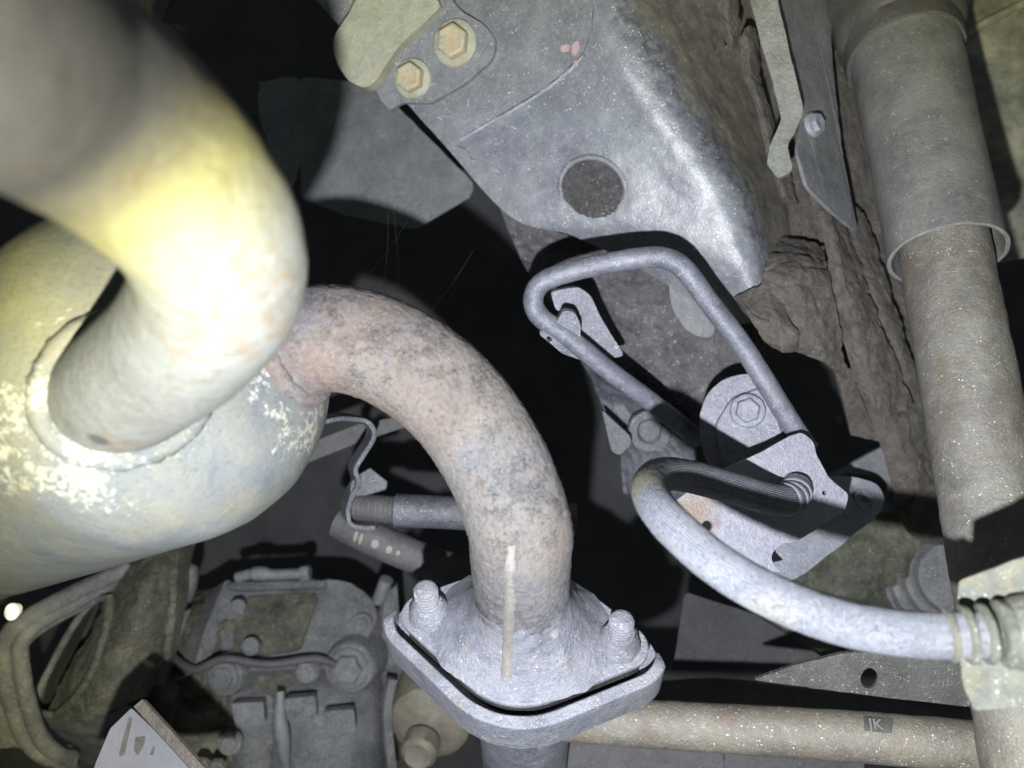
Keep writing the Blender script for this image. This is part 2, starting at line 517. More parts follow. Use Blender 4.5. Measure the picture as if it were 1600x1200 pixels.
def loft(name, rows, mat, parent=None, nu=60, nv=60, thick=0.003, rough=0.0, rscale=60, cut=None, ridge=None, smooth=60):
    """smooth pressed surface through rows of (px, py, depth) control points, given a thickness"""
    thick, rough = thick * FAR, rough * FAR
    G = []
    for j in range(nv):
        t = j / (nv - 1)
        row = [catmull([r[k] for r in rows], t) for k in range(len(rows[0]))]
        G.append([catmull(row, i / (nu - 1)) for i in range(nu)])
    W = [[P(*q) for q in r] for r in G]
    V = []
    for j in range(nv):
        for i in range(nu):
            p = W[j][i]
            du = W[j][min(nu - 1, i + 1)] - W[j][max(0, i - 1)]
            dv = W[min(nv - 1, j + 1)][i] - W[max(0, j - 1)][i]
            nn = du.cross(dv).normalized()
            if nn.z > 0:
                nn = -nn
            k = 0.0
            if rough:
                q = p * rscale
                k = rough * (noise.noise(q) + 0.5 * noise.noise(q * 2.7) + 0.25 * noise.noise(q * 6.1))
            if ridge:
                k += ridge(G[j][i][0], G[j][i][1], p)
            V.append((p + nn * k, p - nn * thick))
    K = nu * nv
    verts = [a for a, b in V] + [b for a, b in V]
    keep = {}
    for j in range(nv - 1):
        for i in range(nu - 1):
            u = (G[j][i][0] + G[j + 1][i + 1][0]) / 2
            v = (G[j][i][1] + G[j + 1][i + 1][1]) / 2
            if not (cut and cut(u, v)):
                keep[(i, j)] = True
    Fc = []
    for (i, j) in keep:
        a, b, c, d = j * nu + i, j * nu + i + 1, (j + 1) * nu + i + 1, (j + 1) * nu + i
        Fc.append((a, b, c, d))
        Fc.append((a + K, d + K, c + K, b + K))
        for (x, y, e) in ((i, j - 1, (a, b)), (i + 1, j, (b, c)), (i, j + 1, (c, d)), (i - 1, j, (d, a))):
            if (x, y) not in keep:
                Fc.append((e[1], e[0], e[0] + K, e[1] + K))
    return link_mesh(name, mesh(name, verts, Fc), mat, parent, smooth)

def bvh_of(o):
    me = o.data
    return BVHTree.FromPolygons([v.co.copy() for v in me.vertices], [tuple(p.vertices) for p in me.polygons])

def hit_px(bvh, u, v):
    o = Vector((0, 0, H))
    d = (P(u, v, 1.0) - o).normalized()
    loc, nrm, idx, dist = bvh.ray_cast(o, d)
    if loc is None:
        loc, nrm, idx, dist = bvh.find_nearest(P(u, v, 0.5))
    if nrm.z > 0:
        nrm = -nrm
    return loc, nrm

def hexbolt(name, parent, pos, axis, r, h, mat, washer=None, seg=6, dome=0.25, rot=0.0, wmat=None):
    """hex head (with domed top) as one part; a flange washer is its sub-part"""
    x, y, a = frame_of(axis)
    r, h = r * FAR, h * FAR
    V, Fc = [], []
    prof = [(0, 1.0), (h * 0.82, 1.0), (h, 0.86)]
    for s, k in prof:
        for i in range(6):
            t = math.pi / 3 * i + rot
            V.append(pos + a * s + (x * math.cos(t) + y * math.sin(t)) * r * k)
    for j in range(2):
        for i in range(6):
            Fc.append((j * 6 + i, j * 6 + (i + 1) % 6, (j + 1) * 6 + (i + 1) % 6, (j + 1) * 6 + i))
    m = len(V)
    for i in range(6):
        t = math.pi / 3 * i + rot
        V.append(pos + a * (h * 0.92) + (x * math.cos(t) + y * math.sin(t)) * r * 0.5)
    for i in range(6):
        Fc.append((12 + i, 12 + (i + 1) % 6, m + (i + 1) % 6, m + i))
    Fc.append(tuple(range(m, m + 6)))
    Fc.append(tuple(range(6)))
    o = link_mesh(name, mesh(name, V, Fc), mat, parent, 25)
    md = o.modifiers.new('edge', 'BEVEL')
    md.width = r * 0.09
    md.segments = 2
    if washer:
        lathe('washer', pos, a, [(-0.002, washer * 0.98), (0.0008, washer), (0.0018, washer * 0.95), (0.0022, washer * 0.8), (0.0022, 0.0)],
              wmat or mat, o, 40, 0.00025, 300)
    return o

def weld_ring(name, path_pt, axis, radius, bvh, thick, mat, parent, n=70):
    """bead laid where a pipe meets a curved shell"""
    x, y, a = frame_of(axis)
    pts = []
    for k in range(n):
        t = 2 * math.pi * k / n
        o = path_pt + (x * math.cos(t) + y * math.sin(t)) * radius
        loc, nrm, i, d = bvh.ray_cast(o - a * 0.15, a)
        if loc is None:
            loc, nrm, i, d = bvh.find_nearest(o)
        pts.append(loc)
    return tube(name, pts, thick, mat, parent, 14, thick * 0.25, 260, closed=True)

# ------------------------------------------------------------------ setting: the dark floor pan far above
fl = loft('floor_pan', [[(-700, -600, 0.95), (300, -600, 1.0), (1200, -600, 1.0), (2300, -600, 0.95)],
                        [(-700, 300, 0.97), (300, 300, 1.02), (1200, 300, 1.0), (2300, 300, 0.95)],
                        [(-700, 900, 0.97), (300, 900, 1.02), (1200, 900, 1.02), (2300, 900, 0.95)],
                        [(-700, 1800, 0.95), (300, 1800, 1.0), (1200, 1800, 1.0), (2300, 1800, 0.95)]],
          'black', None, 80, 60, 0.004, 0.006, 14)
tag(fl, kind='structure')

# ------------------------------------------------------------------ exhaust: muffler, outlet pipe, rusty pipe, flange
nf = Vector((0.02, 0.745, -0.667)).normalized()      # flange normal: up along the pipe and toward the camera
fc = P(816, 988, 0.412)
def mat_muffler(collar, neck):
    s = NT('muffler_shell_steel')
    big = s.noise(26, 5, 0.6)
    col = s.ramp(big, [(0.3, (0.092, 0.107, 0.115)), (0.5, (0.130, 0.141, 0.144)), (0.75, (0.159, 0.167, 0.155))])
    streak = s.noise(60, 5, 0.7, s.mapping((1, 0.35, 1)), 0.6)
    col = s.mix(s.math('MULTIPLY', s.ramp(streak, [(0.45, 0), (0.65, 1)]), 0.35), col, (0.215, 0.207, 0.155))
    heat = s.noise(18, 4, 0.6, None, 0.7)
    hm = s.math('MULTIPLY', s.ramp(heat, [(0.45, 0), (0.62, 1)]), s.near(collar, 0.03, 0.13))
    col = s.mix(s.math('MULTIPLY', hm, 0.35), col, (0.244, 0.207, 0.089))
    # chalky paint flakes that cling round the two welds
    fl1 = s.noise(260, 9, 0.82, None, 0.25)
    zone = s.math('ADD', s.near(collar, 0.030, 0.056), s.math('MULTIPLY', s.near(neck, 0.028, 0.052), 0.75))
    zone = s.math('ADD', zone, s.math('MULTIPLY', s.near(tuple(P(95, 405, .355)), 0.012, 0.040), 0.9))
    zone = s.math('MULTIPLY', zone, s.ramp(s.noise(34, 3, 0.5), [(0.36, 0), (0.56, 1)]))
    fm = s.math('GREATER_THAN', s.math('ADD', fl1, s.math('MULTIPLY', zone, 0.26)), 0.675)
    stray = s.math('MULTIPLY', s.math('GREATER_THAN', fl1, 0.69), s.math('GREATER_THAN', s.noise(22, 2, 0.5), 0.52))
    fm = s.math('MAXIMUM', fm, stray)
    fcol = s.ramp(s.noise(40, 4, 0.6), [(0.4, (0.35, 0.36, 0.34)), (0.62, (0.35, 0.34, 0.27)), (0.75, (0.32, 0.24, 0.11))])
    col = s.mix(fm, col, fcol)
    f = s.noise(600, 5, 0.8)
    col = s.mix(s.ramp(f, [(0.3, 0.55), (0.46, 0)]), col, (0.037, 0.041, 0.037))
    col = s.mix(s.ramp(f, [(0.56, 0), (0.75, 0.5)]), col, (0.266, 0.266, 0.237))
    b = s.bump(f, 0.6, 0.0008)
    b = s.bump(s.noise(120, 5, 0.6), 0.35, 0.0012, b)
    b = s.bump(fm, 0.5, 0.0006, b)
    return s.finish(col, s.ramp(f, [(0.3, 0.55), (0.7, 0.75)]), 0.0, b, 0.3)

def mat_outlet():
    s = NT('pale_chalky_pipe')
    big = s.noise(30, 6, 0.65)
    col = s.ramp(big, [(0.3, (0.116, 0.116, 0.104)), (0.5, (0.152, 0.156, 0.142)), (0.75, (0.180, 0.188, 0.178))])
    f = s.noise(420, 6, 0.75, s.mapping((1, 1.6, 1)))
    col = s.mix(s.ramp(f, [(0.5, 0.0), (0.72, 0.6)]), col, (0.232, 0.232, 0.212))
    col = s.mix(s.ramp(f, [(0.3, 0.5), (0.45, 0)]), col, (0.072, 0.072, 0.060))
    rn = s.noise(52, 5, 0.65, None, 0.8)
    col = s.mix(s.math('MULTIPLY', s.ramp(rn, [(0.58, 0), (0.72, 1)]), 0.55), col, (0.168, 0.112, 0.048))
    for (pt, r0, r1) in (((300, 430, .20), .002, .012), ((372, 455, .21), .002, .013), ((345, 480, .215), .001, .008), ((240, 620, .265), .001, .010)):
        st_ = s.math('MULTIPLY', s.near(tuple(P(*pt)), r0 + 0.014, r1 + 0.022), s.ramp(s.noise(150, 5, 0.7), [(0.5, 0), (0.62, 1)]))
        col = s.mix(s.math('MULTIPLY', st_, 0.3), col, (0.15, 0.105, 0.06))
    # a few dark burnt-on spots
    v = s.voronoi(26)
    col = s.mix(s.math('MULTIPLY', s.ramp(v, [(0.09, 1), (0.14, 0)]), 0.75), col, (0.048, 0.044, 0.048))
    b = s.bump(f, 0.7, 0.0009)
    b = s.bump(s.noise(150, 4, 0.6), 0.5, 0.0014, b)
    return s.finish(col, 0.68, 0.0, b, 0.25)

def mat_rustpipe():
    s = NT('rust_mottled_pipe')
    uv = s.n('ShaderNodeUVMap')
    mp = s.n('ShaderNodeMapping')
    s.link(uv.outputs[0], mp.inputs[0])
    mp.inputs['Scale'].default_value = (1.0, 6.0, 1.0)
    big = s.noise(17, 5, 0.6, None, 0.5)
    col = s.ramp(big, [(0.32, (0.120, 0.123, 0.141)), (0.44, (0.183, 0.180, 0.176)), (0.54, (0.212, 0.190, 0.166)), (0.66, (0.176, 0.155, 0.138)), (0.8, (0.172, 0.138, 0.125))])
    st = s.noise(5.5, 5, 0.65, mp.outputs[0], 0.6)          # streaks that run along the pipe
    col = s.mix(s.math('MULTIPLY', s.ramp(st, [(0.56, 0), (0.70, 1)]), 0.5), col, (0.176, 0.109, 0.077))
    col = s.mix(s.math('MULTIPLY', s.ramp(st, [(0.32, 1), (0.44, 0)]), 0.55), col, (0.120, 0.131, 0.166))
    end = s.math('MULTIPLY', s.near(tuple(P(455, 560, .345)), 0.03, 0.085), s.ramp(s.noise(34, 5, 0.65), [(0.36, 0.2), (0.58, 1)]))
    col = s.mix(s.math('MULTIPLY', end, 0.75), col, s.ramp(s.noise(90, 4, 0.7), [(0.35, (0.163, 0.099, 0.073)), (0.65, (0.224, 0.163, 0.133))]))
    gr = s.noise(430, 6, 0.85)
    col = s.mix(s.math('MULTIPLY', s.near(tuple(fc), 0.055, 0.105), 0.75), col, s.ramp(s.noise(50, 5, 0.6), [(0.3, (0.113, 0.116, 0.141)), (0.7, (0.190, 0.194, 0.212))]))
    col = s.mix(s.ramp(gr, [(0.52, 0), (0.72, 0.75)]), col, (0.282, 0.272, 0.254))
    col = s.mix(s.ramp(gr, [(0.32, 0.9), (0.47, 0)]), col, (0.035, 0.032, 0.032))
    # fine cracks in the crust, in patches
    cr = s.noise(300, 4, 0.7, s.mapping((1, 1.5, 1)), 1.9)
    zone = s.ramp(s.noise(20, 3, 0.5), [(0.46, 0), (0.58, 1)])
    ck = s.math('MULTIPLY', s.ramp(cr, [(0.475, 0), (0.495, 1), (0.51, 1), (0.53, 0)]), zone)
    ck = s.math('MULTIPLY', ck, s.ramp(s.noise(120, 3, 0.6), [(0.48, 0), (0.6, 1)]))
    col = s.mix(s.math('MULTIPLY', ck, 0.8), col, (0.028, 0.026, 0.026))
    v = s.voronoi(800)
    sp = s.math('MULTIPLY', s.ramp(v, [(0.15, 1), (0.25, 0)]), s.ramp(s.noise(150, 3, 0.6), [(0.52, 0), (0.62, 1)]))
    col = s.mix(s.math('MULTIPLY', sp, 0.8), col, (0.423, 0.416, 0.395))
    b = s.bump(gr, 1.0, 0.0016)
    b = s.bump(ck, 0.8, -0.0012, b)
    b = s.bump(s.noise(150, 4, 0.65), 0.35, 0.0014, b)
    return s.finish(col, s.ramp(gr, [(0.3, 0.42), (0.7, 0.7)]), 0.0, b, 0.6)

axis_m = Vector((-0.74, 0.27, -0.62)).normalized()      # world: cap faces right (-X), up, and down to the camera
tip = P(352, 520, 0.305)
ex = thing('exhaust_muffler', 'grey exhaust muffler with pale bent outlet pipe and rusty pipe to a bolted flange', 'exhaust', tip)
R, hcap = 0.080, 0.062
prof = []
for i in range(26):
    t = i / 25
    s_ = hcap * (1 - math.cos(t * math.pi / 2))
    r_ = R * max(0.0, 1 - (1 - s_ / hcap) ** 2.3) ** (1 / 2.3)
    prof.append((-s_, r_))
prof += [(-hcap - 0.03, R), (-0.18, R), (-0.42, R), (-0.42, 0)]
collar_pt = P(150, 640, 0.30)
neck_pt = P(440, 600, 0.345)
shell = lathe('shell', tip, axis_m, prof, 'galv', ex, 120, 0.0006, 50, 30, 1.0)
shell.data.materials[0] = mat_muffler(collar_pt - Vector((0, 0, 0)), neck_pt)
mb = bvh_of(shell)
M['outlet'] = mat_outlet()
M['rustpipe'] = mat_rustpipe()

op = path_px([(-1500, -420, 0.062), (-800, -220, 0.072), (-350, -70, 0.090), (-120, 20, 0.113), (20, 95, 0.14), (150, 180, 0.163), (262, 275, 0.184), (330, 365, 0.205), (342, 450, 0.226),
              (290, 530, 0.25), (220, 588, 0.272), (140, 648, 0.302), (60, 705, 0.335)], 260)
outlet = tube('outlet_pipe', op, 0.0247, 'outlet', ex, 72, 0.00022, 160)
ci = min(range(len(op)), key=lambda i: (op[i] - P(140, 648, .302)).length)
a_ = (op[ci + 8] - op[ci - 8]).normalized()
weld_ring('weld_collar', op[ci], a_, 0.0262, mb, 0.0042, shell.data.materials[0], ex)

def px_of(p):
    d = p.z - H
    return (800 - p.x / d * F, 600 - p.y / d * F, d)
rp = path_px([(340, 640, 0.365), (390, 600, 0.352), (440, 558, 0.345), (510, 528, 0.343), (610, 553, 0.345), (705, 622, 0.348), (775, 722, 0.349), (811, 820, 0.350),
              px_of(fc + nf * 0.075), px_of(fc + nf * 0.055), px_of(fc + nf * 0.03), px_of(fc + nf * 0.005)], 320)
rusty = tube('rusty_pipe', rp, 0.0248, 'rustpipe', ex, 150, 0.00045, 460)
tag(rusty, 'rust mottled curved pipe with crazed crust')
jl = mb.ray_cast(rp[90], (rp[20] - rp[90]).normalized())[0]
ji = min(range(90), key=lambda i: (rp[i] - jl).length)
weld_ring('weld_bead', rp[ji], (rp[max(0, ji - 8)] - rp[ji + 8]).normalized(), 0.0250, mb, 0.0042, 'rustpipe', ex)

# flange, seen at an angle; n points up along the pipe and toward the camera
fx = Vector((-1, -0.28, 0)); fx = (fx - nf * fx.dot(nf)).normalized()      # toward the right-hand stud
fy = nf.cross(fx)
if fy.y < 0:
    fy = -fy

def slab(name, outline, z0, z1, mat, parent, bev=0.001, dish=None, rough=0.0):
    """flange plate: outline in metres on the flange plane, from z0 up to z1 along the pipe"""
    m = len(outline)
    dz = dish or (lambda x, y: 0.0)
    cen = (0, 0)
    V, Fc = [], []
    rings = 10
    for z in (z1, z0):
        base = len(V)
        V.append(fc + nf * (z + dz(0, 0)))
        for r in range(1, rings + 1):
            for (x, y) in outline:
                k = r / rings
                p = fc + fx * x * k + fy * y * k + nf * (z + dz(x * k, y * k))
                V.append(p)
        for i in range(m):
            Fc.append((base, base + 1 + i, base + 1 + (i + 1) % m))
        for r in range(rings - 1):
            for i in range(m):
                a, b = base + 1 + r * m + i, base + 1 + r * m + (i + 1) % m
                Fc.append((a, b, b + m, a + m))
    top = 1 + (rings - 1) * m
    bot = 1 + rings * m + 1 + (rings - 1) * m
    for i in range(m):
        Fc.append((top + i, top + (i + 1) % m, bot + (i + 1) % m, bot + i))
    o = link_mesh(name, mesh(name, V, Fc), mat, parent, 40)
    md = o.modifiers.new('edge', 'BEVEL')
    md.width = bev
    md.segments = 3
    md.limit_method = 'ANGLE'
    md.angle_limit = math.radians(55)
    return o

def flange_outline(hw, hd, grow=0.0):
    """two-bolt flange: lemon-shaped hull of a middle circle and two small end circles"""
    re = 0.013 + grow
    rm = hd + grow
    cx = hw - 0.013
    al = math.asin((rm - re) / cx)
    out = []
    def arc(x0, r, a0, a1, n):
        for i in range(n + 1):
            a = a0 + (a1 - a0) * i / n
            out.append((x0 + r * math.cos(a), r * math.sin(a)))
    h = math.pi / 2
    arc(cx, re, -(h - al), h - al, 14)
    arc(0, rm, h - al, h + al, 14)
    arc(-cx, re, h + al, 2 * math.pi - (h + al), 14)
    arc(0, rm, 2 * math.pi - (h + al), 2 * math.pi - (h - al), 14)
    return out

dishf = lambda x, y: 0.006 * max(0, 1 - math.hypot(x / 0.05, y / 0.04)) 
fl_up = slab('flange', flange_outline(0.0695, 0.043), 0.0, 0.004, 'flange', ex, 0.0012, dishf)
# flared skirt between pipe and flange
def skirt_r(z, a):
    t = max(0.0, min(1.0, (0.044 - z) / 0.040))
    k = t ** 2.4
    front = max(0.0, -math.sin(a))
    return 0.0250 + k * (0.012 + 0.014 * abs(math.cos(a)) ** 2 + 0.003 * front)
V, Fc = [], []
seg, nr = 96, 36
for j in range(nr):
    z = 0.046 - 0.042 * j / (nr - 1)
    for i in range(seg):
        a = 2 * math.pi * i / seg
        r = skirt_r(z, a)
        p = fc + nf * z + fx * r * math.cos(a) + fy * r * math.sin(a)
        q = p * 120
        fold = max(0.0, 1 - abs(abs(math.cos(a)) - 0.80) / 0.07) * max(0.0, min(1.0, (0.040 - z) / 0.03))
        r += 0.0008 * noise.noise(q) + 0.0003 * noise.noise(q * 3) + 0.0010 * fold
        V.append(fc + nf * z + fx * r * math.cos(a) + fy * r * math.sin(a))
for j in range(nr - 1):
    for i in range(seg):
        Fc.append((j * seg + i, j * seg + (i + 1) % seg, (j + 1) * seg + (i + 1) % seg, (j + 1) * seg + i))
link_mesh('flared_skirt', mesh('flared_skirt', V, Fc), M['flange'], ex, 60)
# raised weld seam: a Y whose stem runs down the front of pipe and skirt
skb = bvh_of(bpy.data.objects['flared_skirt'])
rpb = bvh_of(rusty)
def front_hit(u, v):
    c = [hit_px(b_, u, v) for b_ in (skb, rpb)]
    return min(c, key=lambda q: q[0].z)
for k, pts in enumerate(([(800, 852), (797, 900), (795, 960), (793, 1020), (790, 1062)],)):
    ln = []
    for i in range(46):
        u, v = catmull(pts, i / 45)
        loc, n_ = front_hit(u, v)
        ln.append(loc - n_ * (0.0034 if k == 0 else 0.0026 + 0.0014 * i / 45))
    for it in range(4):
        ln = [ln[0]] + [(ln[i - 1] + ln[i] * 2 + ln[i + 1]) / 4 for i in range(1, 45)] + [ln[-1]]
    tube('weld_seam', ln, (lambda t: 0.0043 if t > 0.25 else 0.0034 + 0.0036 * t) if k == 0 else (lambda t: 0.0034), M['weldflat'], ex, 24, 0.0005, 60)

fp = thing('front_exhaust_pipe', 'grey lower exhaust pipe with thick bolted flange under the rusty pipe', 'exhaust pipe', fc)
slab('gasket_gap_shade', flange_outline(0.0665, 0.040), -0.013, -0.0004, 'black', fp, 0.0004)  # gasket coloured black so the gap between the flanges reads as shadow
slab('lower_flange', flange_outline(0.0695, 0.043, 0.0070), -0.031, -0.013, 'flange', fp, 0.0008)
def rim(name, o_in, o_out, z0, z1, mat, parent):
    m = len(o_in)
    start = next(i for i in range(m) if o_in[i][1] < 0.004 and o_in[i - 1][1] >= 0.004)
    idx = [(start + i) % m for i in range(m)]
    idx = [i for i in idx if o_in[i][1] < 0.004]
    n_ = len(idx)
    V, Fc = [], []
    for (ol, z) in ((o_in, z0), (o_in, z1), (o_out, z1 - 0.0012), (o_out, z0)):
        for q, i in enumerate(idx):
            x, y = ol[i]
            e = min(1.0, min(q, n_ - 1 - q) / 3.0)
            xi, yi = o_in[i]
            x, y = xi + (x - xi) * (0.35 + 0.65 * e), yi + (y - yi) * (0.35 + 0.65 * e)
            p = fc + fx * x + fy * y + nf * (z if z < 0 else z - 0.004 * (1 - e))
            V.append(p + nf * 0.0008 * noise.noise(p * 130))
    for j in range(4):
        for i in range(n_ - 1):
            k = (j + 1) % 4
            Fc.append((j * n_ + i, j * n_ + i + 1, k * n_ + i + 1, k * n_ + i))
    Fc += [(0, n_, 2 * n_, 3 * n_), (n_ - 1, 2 * n_ - 1, 3 * n_ - 1, 4 * n_ - 1)]
    o = link_mesh(name, mesh(name, V, Fc), mat, parent, 40)
    md = o.modifiers.new('edge', 'BEVEL')
    md.width = 0.0018
    md.segments = 3
    md.limit_method = 'ANGLE'
    md.angle_limit = math.radians(50)
rim('flange_rim', flange_outline(0.0695, 0.043, 0.0042), flange_outline(0.0695, 0.043, 0.0105), -0.024, 0.0022, 'flange', fp)
tube('pipe', [fc - nf * (0.015 + 0.03 * i) for i in range(12)], 0.0300, 'flange', fp, 64, 0.0003, 200)
for sx_, nm in ((-0.0530, 'a'), (0.0530, 'b')):
    base = fc + fx * sx_ + nf * 0.004
    th = [base + nf * (0.026 * i / 60) for i in range(61)]
    st = tube('stud', th, lambda t: (0.0058 + (0.0009 if int(t * 20) % 2 else 0.0)) * (1 if t < 0.93 else 1 - (t - 0.93) * 5), 'flange', fl_up, 24, 0.0002, 500)
    lathe('weld_nut', base, nf, [(-0.001, 0.012), (0.004, 0.0115), (0.009, 0.0095), (0.012, 0.0075), (0.0125, 0.005)], 'flange', fl_up, 28, 0.0009, 260)
    b2 = fc + fx * sx_ - nf * 0.030
    nut = hexbolt('nut', fp, b2 - nf * 0.004, -nf, 0.0105, 0.009, 'flange')
    lathe('washer', b2, -nf, [(0, 0.0145), (0.003, 0.0145), (0.0045, 0.013), (0.006, 0.0115)], 'flange', nut, 36, 0.0003, 300)

# ------------------------------------------------------------------ chassis rail
rail_rows = [
    [(430, -70, .570), (650, -70, .545), (800, -75, .516), (890, -80, .494), (960, -80, .498), (1060, -80, .54), (1170, -80, .60)],
    [(575, 90, .562), (760, 85, .537), (880, 75, .510), (960, 62, .490), (1030, 60, .497), (1105, 50, .545), (1190, 50, .60)],
    [(697, 230, .556), (850, 220, .533), (960, 205, .511), (1040, 190, .494), (1100, 190, .502), (1160, 190, .55), (1215, 190, .60)],
    [(800, 340, .552), (920, 322, .531), (1040, 305, .511), (1118, 298, .499), (1162, 298, .508), (1204, 300, .55), (1245, 305, .60)],
    [(905, 372, .546), (1000, 380, .529), (1090, 388, .513), (1160, 392, .504), (1195, 398, .514), (1228, 400, .55), (1270, 400, .60)],
    [(1060, 455, .545), (1110, 466, .532), (1155, 474, .521), (1190, 474, .514), (1215, 470, .523), (1242, 466, .555), (1290, 460, .60)],
    [(1130, 508, .550), (1150, 508, .540), (1175, 504, .530), (1200, 500, .525), (1222, 496, .53), (1246, 490, .56), (1290, 480, .60)]]
rl = thing('chassis_rail', 'blue-grey steel chassis rail with round dish and brown flaking edge', 'chassis rail', P(900, 200, .5))
dish_c = (925, 297)
def dish_cut(u, v):
    du, dv = u - dish_c[0], v - dish_c[1]
    c, s = math.cos(0.35), math.sin(0.35)
    x, y = du * c + dv * s, -du * s + dv * c
    return (x / 50) ** 2 + (y / 42) ** 2 < 1
def mat_rail():
    s = NT('rail_paint')
    big = s.noise(20, 6, 0.65)
    col = s.ramp(big, [(0.3, (0.095, 0.102, 0.122)), (0.5, (0.145, 0.155, 0.175)), (0.72, (0.215, 0.225, 0.235))])
    f = s.noise(620, 4, 0.75)
    dn = s.noise(60, 7, 0.7, None, 0.4)
    col = s.mix(s.math('MULTIPLY', s.ramp(dn, [(0.4, 0), (0.7, 0.7)]), s.ramp(f, [(0.36, 0.15), (0.66, 1)])), col, (0.32, 0.33, 0.335))
    # brown mud on the flank beyond the ridge (a stain that follows the rail)
    gx = s.n('ShaderNodeUVMap')
    sep = s.n('ShaderNodeSeparateXYZ')
    s.link(gx.outputs[0], sep.inputs[0])
    edge0 = s.math('SUBTRACT', sep.outputs[0], s.math('MULTIPLY', s.math('MULTIPLY', sep.outputs[1], sep.outputs[1]), 0.14))
    edge = s.math('ADD', edge0, s.math('MULTIPLY', s.math('SUBTRACT', s.noise(30, 5, 0.6), 0.5), 0.30))
    br = s.ramp(edge, [(0.60, 0), (0.70, 1)])
    bc = s.ramp(s.noise(70, 5, 0.7), [(0.3, (0.10, 0.095, 0.085)), (0.55, (0.22, 0.20, 0.155)), (0.75, (0.34, 0.31, 0.24))])
    col = s.mix(br, col, bc)
    dk = s.math('MULTIPLY', s.ramp(edge, [(0.50, 0), (0.58, 1), (0.63, 1), (0.70, 0)]), s.ramp(s.noise(130, 4, 0.7), [(0.42, 0), (0.6, 1)]))
    col = s.mix(s.math('MULTIPLY', dk, 0.75), col, (0.055, 0.055, 0.055))
    v = s.voronoi(400, vec=s.mapping((1, 1.0, 1)))
    sp = s.math('MULTIPLY', s.ramp(v, [(0.13, 1), (0.22, 0)]), s.ramp(s.noise(110, 2, 0.5), [(0.54, 0), (0.62, 1)]))
    v2 = s.voronoi(1000)
    sp2 = s.math('MULTIPLY', s.ramp(v2, [(0.2, 1), (0.32, 0)]), s.ramp(s.noise(200, 3, 0.6), [(0.52, 0), (0.64, 0.7)]))
    col = s.mix(s.math('ADD', sp, sp2, True), col, (0.70, 0.72, 0.74))
    b = s.bump(f, 0.4, 0.0006)
    b = s.bump(dn, 0.5, 0.0012, b)
    return s.finish(col, s.ramp(f, [(0.3, 0.28), (0.7, 0.48)]), 0.0, b, 0.9)
rail = loft('rail_face', rail_rows, 'bluegrey', rl, 150, 150, 0.0030, 0.0007, 40, dish_cut)
lay = rail.data.uv_layers.new(name='UVMap')
for lp in rail.data.loops:
    k = lp.vertex_index % (150 * 150)
    lay.data[lp.index].uv = ((k % 150) / 149, (k // 150) / 149)
rail.data.materials[0] = mat_rail()
rb = bvh_of(rail)

def conform(name, outline, bvh, lift, mat, parent, step=10, thick=0.0016, rough=0.0002):
    """thin plate pressed onto another surface: outline in px, triangulated finely, laid at lift above it"""
    bm = bmesh.new()
    vs_ = [bm.verts.new((u, v, 0)) for u, v in densify(outline, step)]
    f = bm.faces.new(vs_)
    bmesh.ops.triangulate(bm, faces=[f])
    for it in range(3):
        long = [e for e in bm.edges if e.calc_length() > step * 2.2 and not e.is_boundary]
        if long:
            bmesh.ops.subdivide_edges(bm, edges=long, cuts=1)
            bmesh.ops.triangulate(bm, faces=bm.faces[:])
    bmesh.ops.beautify_fill(bm, faces=bm.faces[:], edges=[e for e in bm.edges if not e.is_boundary])
    bm.verts.ensure_lookup_table()
    bm.verts.index_update()
    pts = []
    for v in bm.verts:
        loc, n = hit_px(bvh, v.co.x, v.co.y)
        pts.append((loc + n * (lift + rough * noise.noise(loc * 200)), loc + n * (lift - thick)))
    k = len(pts)
    verts = [a for a, b in pts] + [b for a, b in pts]
    Fc = []
    for fa in bm.faces:
        ix = [v.index for v in fa.verts]
        Fc.append(tuple(ix))
        Fc.append(tuple(i + k for i in reversed(ix)))
    for e in bm.edges:
        if e.is_boundary:
            a, b = e.verts[0].index, e.verts[1].index
            Fc.append((a, b, b + k, a + k))
    bm.free()
    return link_mesh(name, mesh(name, verts, Fc), mat, parent, 50)

conform('doubler_plate', [(560, 118), (600, 160), (690, 236), (700, 229), (745, 202), (800, 170), (850, 140), (885, 112), (912, 85), (926, 50), (928, 15), (918, -30), (480, -40)],
        rb, 0.0030, M['bluegrey'], rl, 12, 0.0028)
# recessed dish with rim
dn_ = plane_px((697, 230, .556), (960, 205, .511), (905, 372, .546))[1]
da, db = hit_px(rb, 862, 285)[0], hit_px(rb, 990, 310)[0]
dl = on_plane(925, 297, ((da + db) / 2, dn_)) + dn_ * 0.0004
lathe('dish_rim', dl, dn_, [(-0.0022, 0.0192), (-0.0004, 0.0204), (0.0003, 0.0216), (0.0001, 0.0228), (-0.001, 0.0238), (-0.003, 0.022), (-0.0022, 0.0192)], 'bluegrey', rl, 56, 0.0002, 200, 60, 1.12, P(1000, 330, .5) - P(900, 290, .5))
lathe('dish', dl, dn_, [(-0.0005, 0.0205), (-0.003, 0.0196), (-0.0075, 0.0172), (-0.0115, 0.013), (-0.0142, 0.008), (-0.0152, 0.004), (-0.0155, 0.0)], 'dishdark', rl, 48, 0.0004, 200, 80, 1.12, P(1000, 330, .5) - P(900, 290, .5))
# pink paint dabs on the lap seam
for nm, pts in (('a', [(878, 74), (892, 68), (894, 80), (882, 84)]), ('b', [(898, 70), (908, 62), (911, 76), (903, 90), (897, 84)]), ('c', [(900, 96), (908, 94), (907, 104), (901, 104)])):
    conform('paint_dab', rounded(pts, 4, 3), rb, 0.0036, M['pinkpaint'], rl, 5, 0.0004)
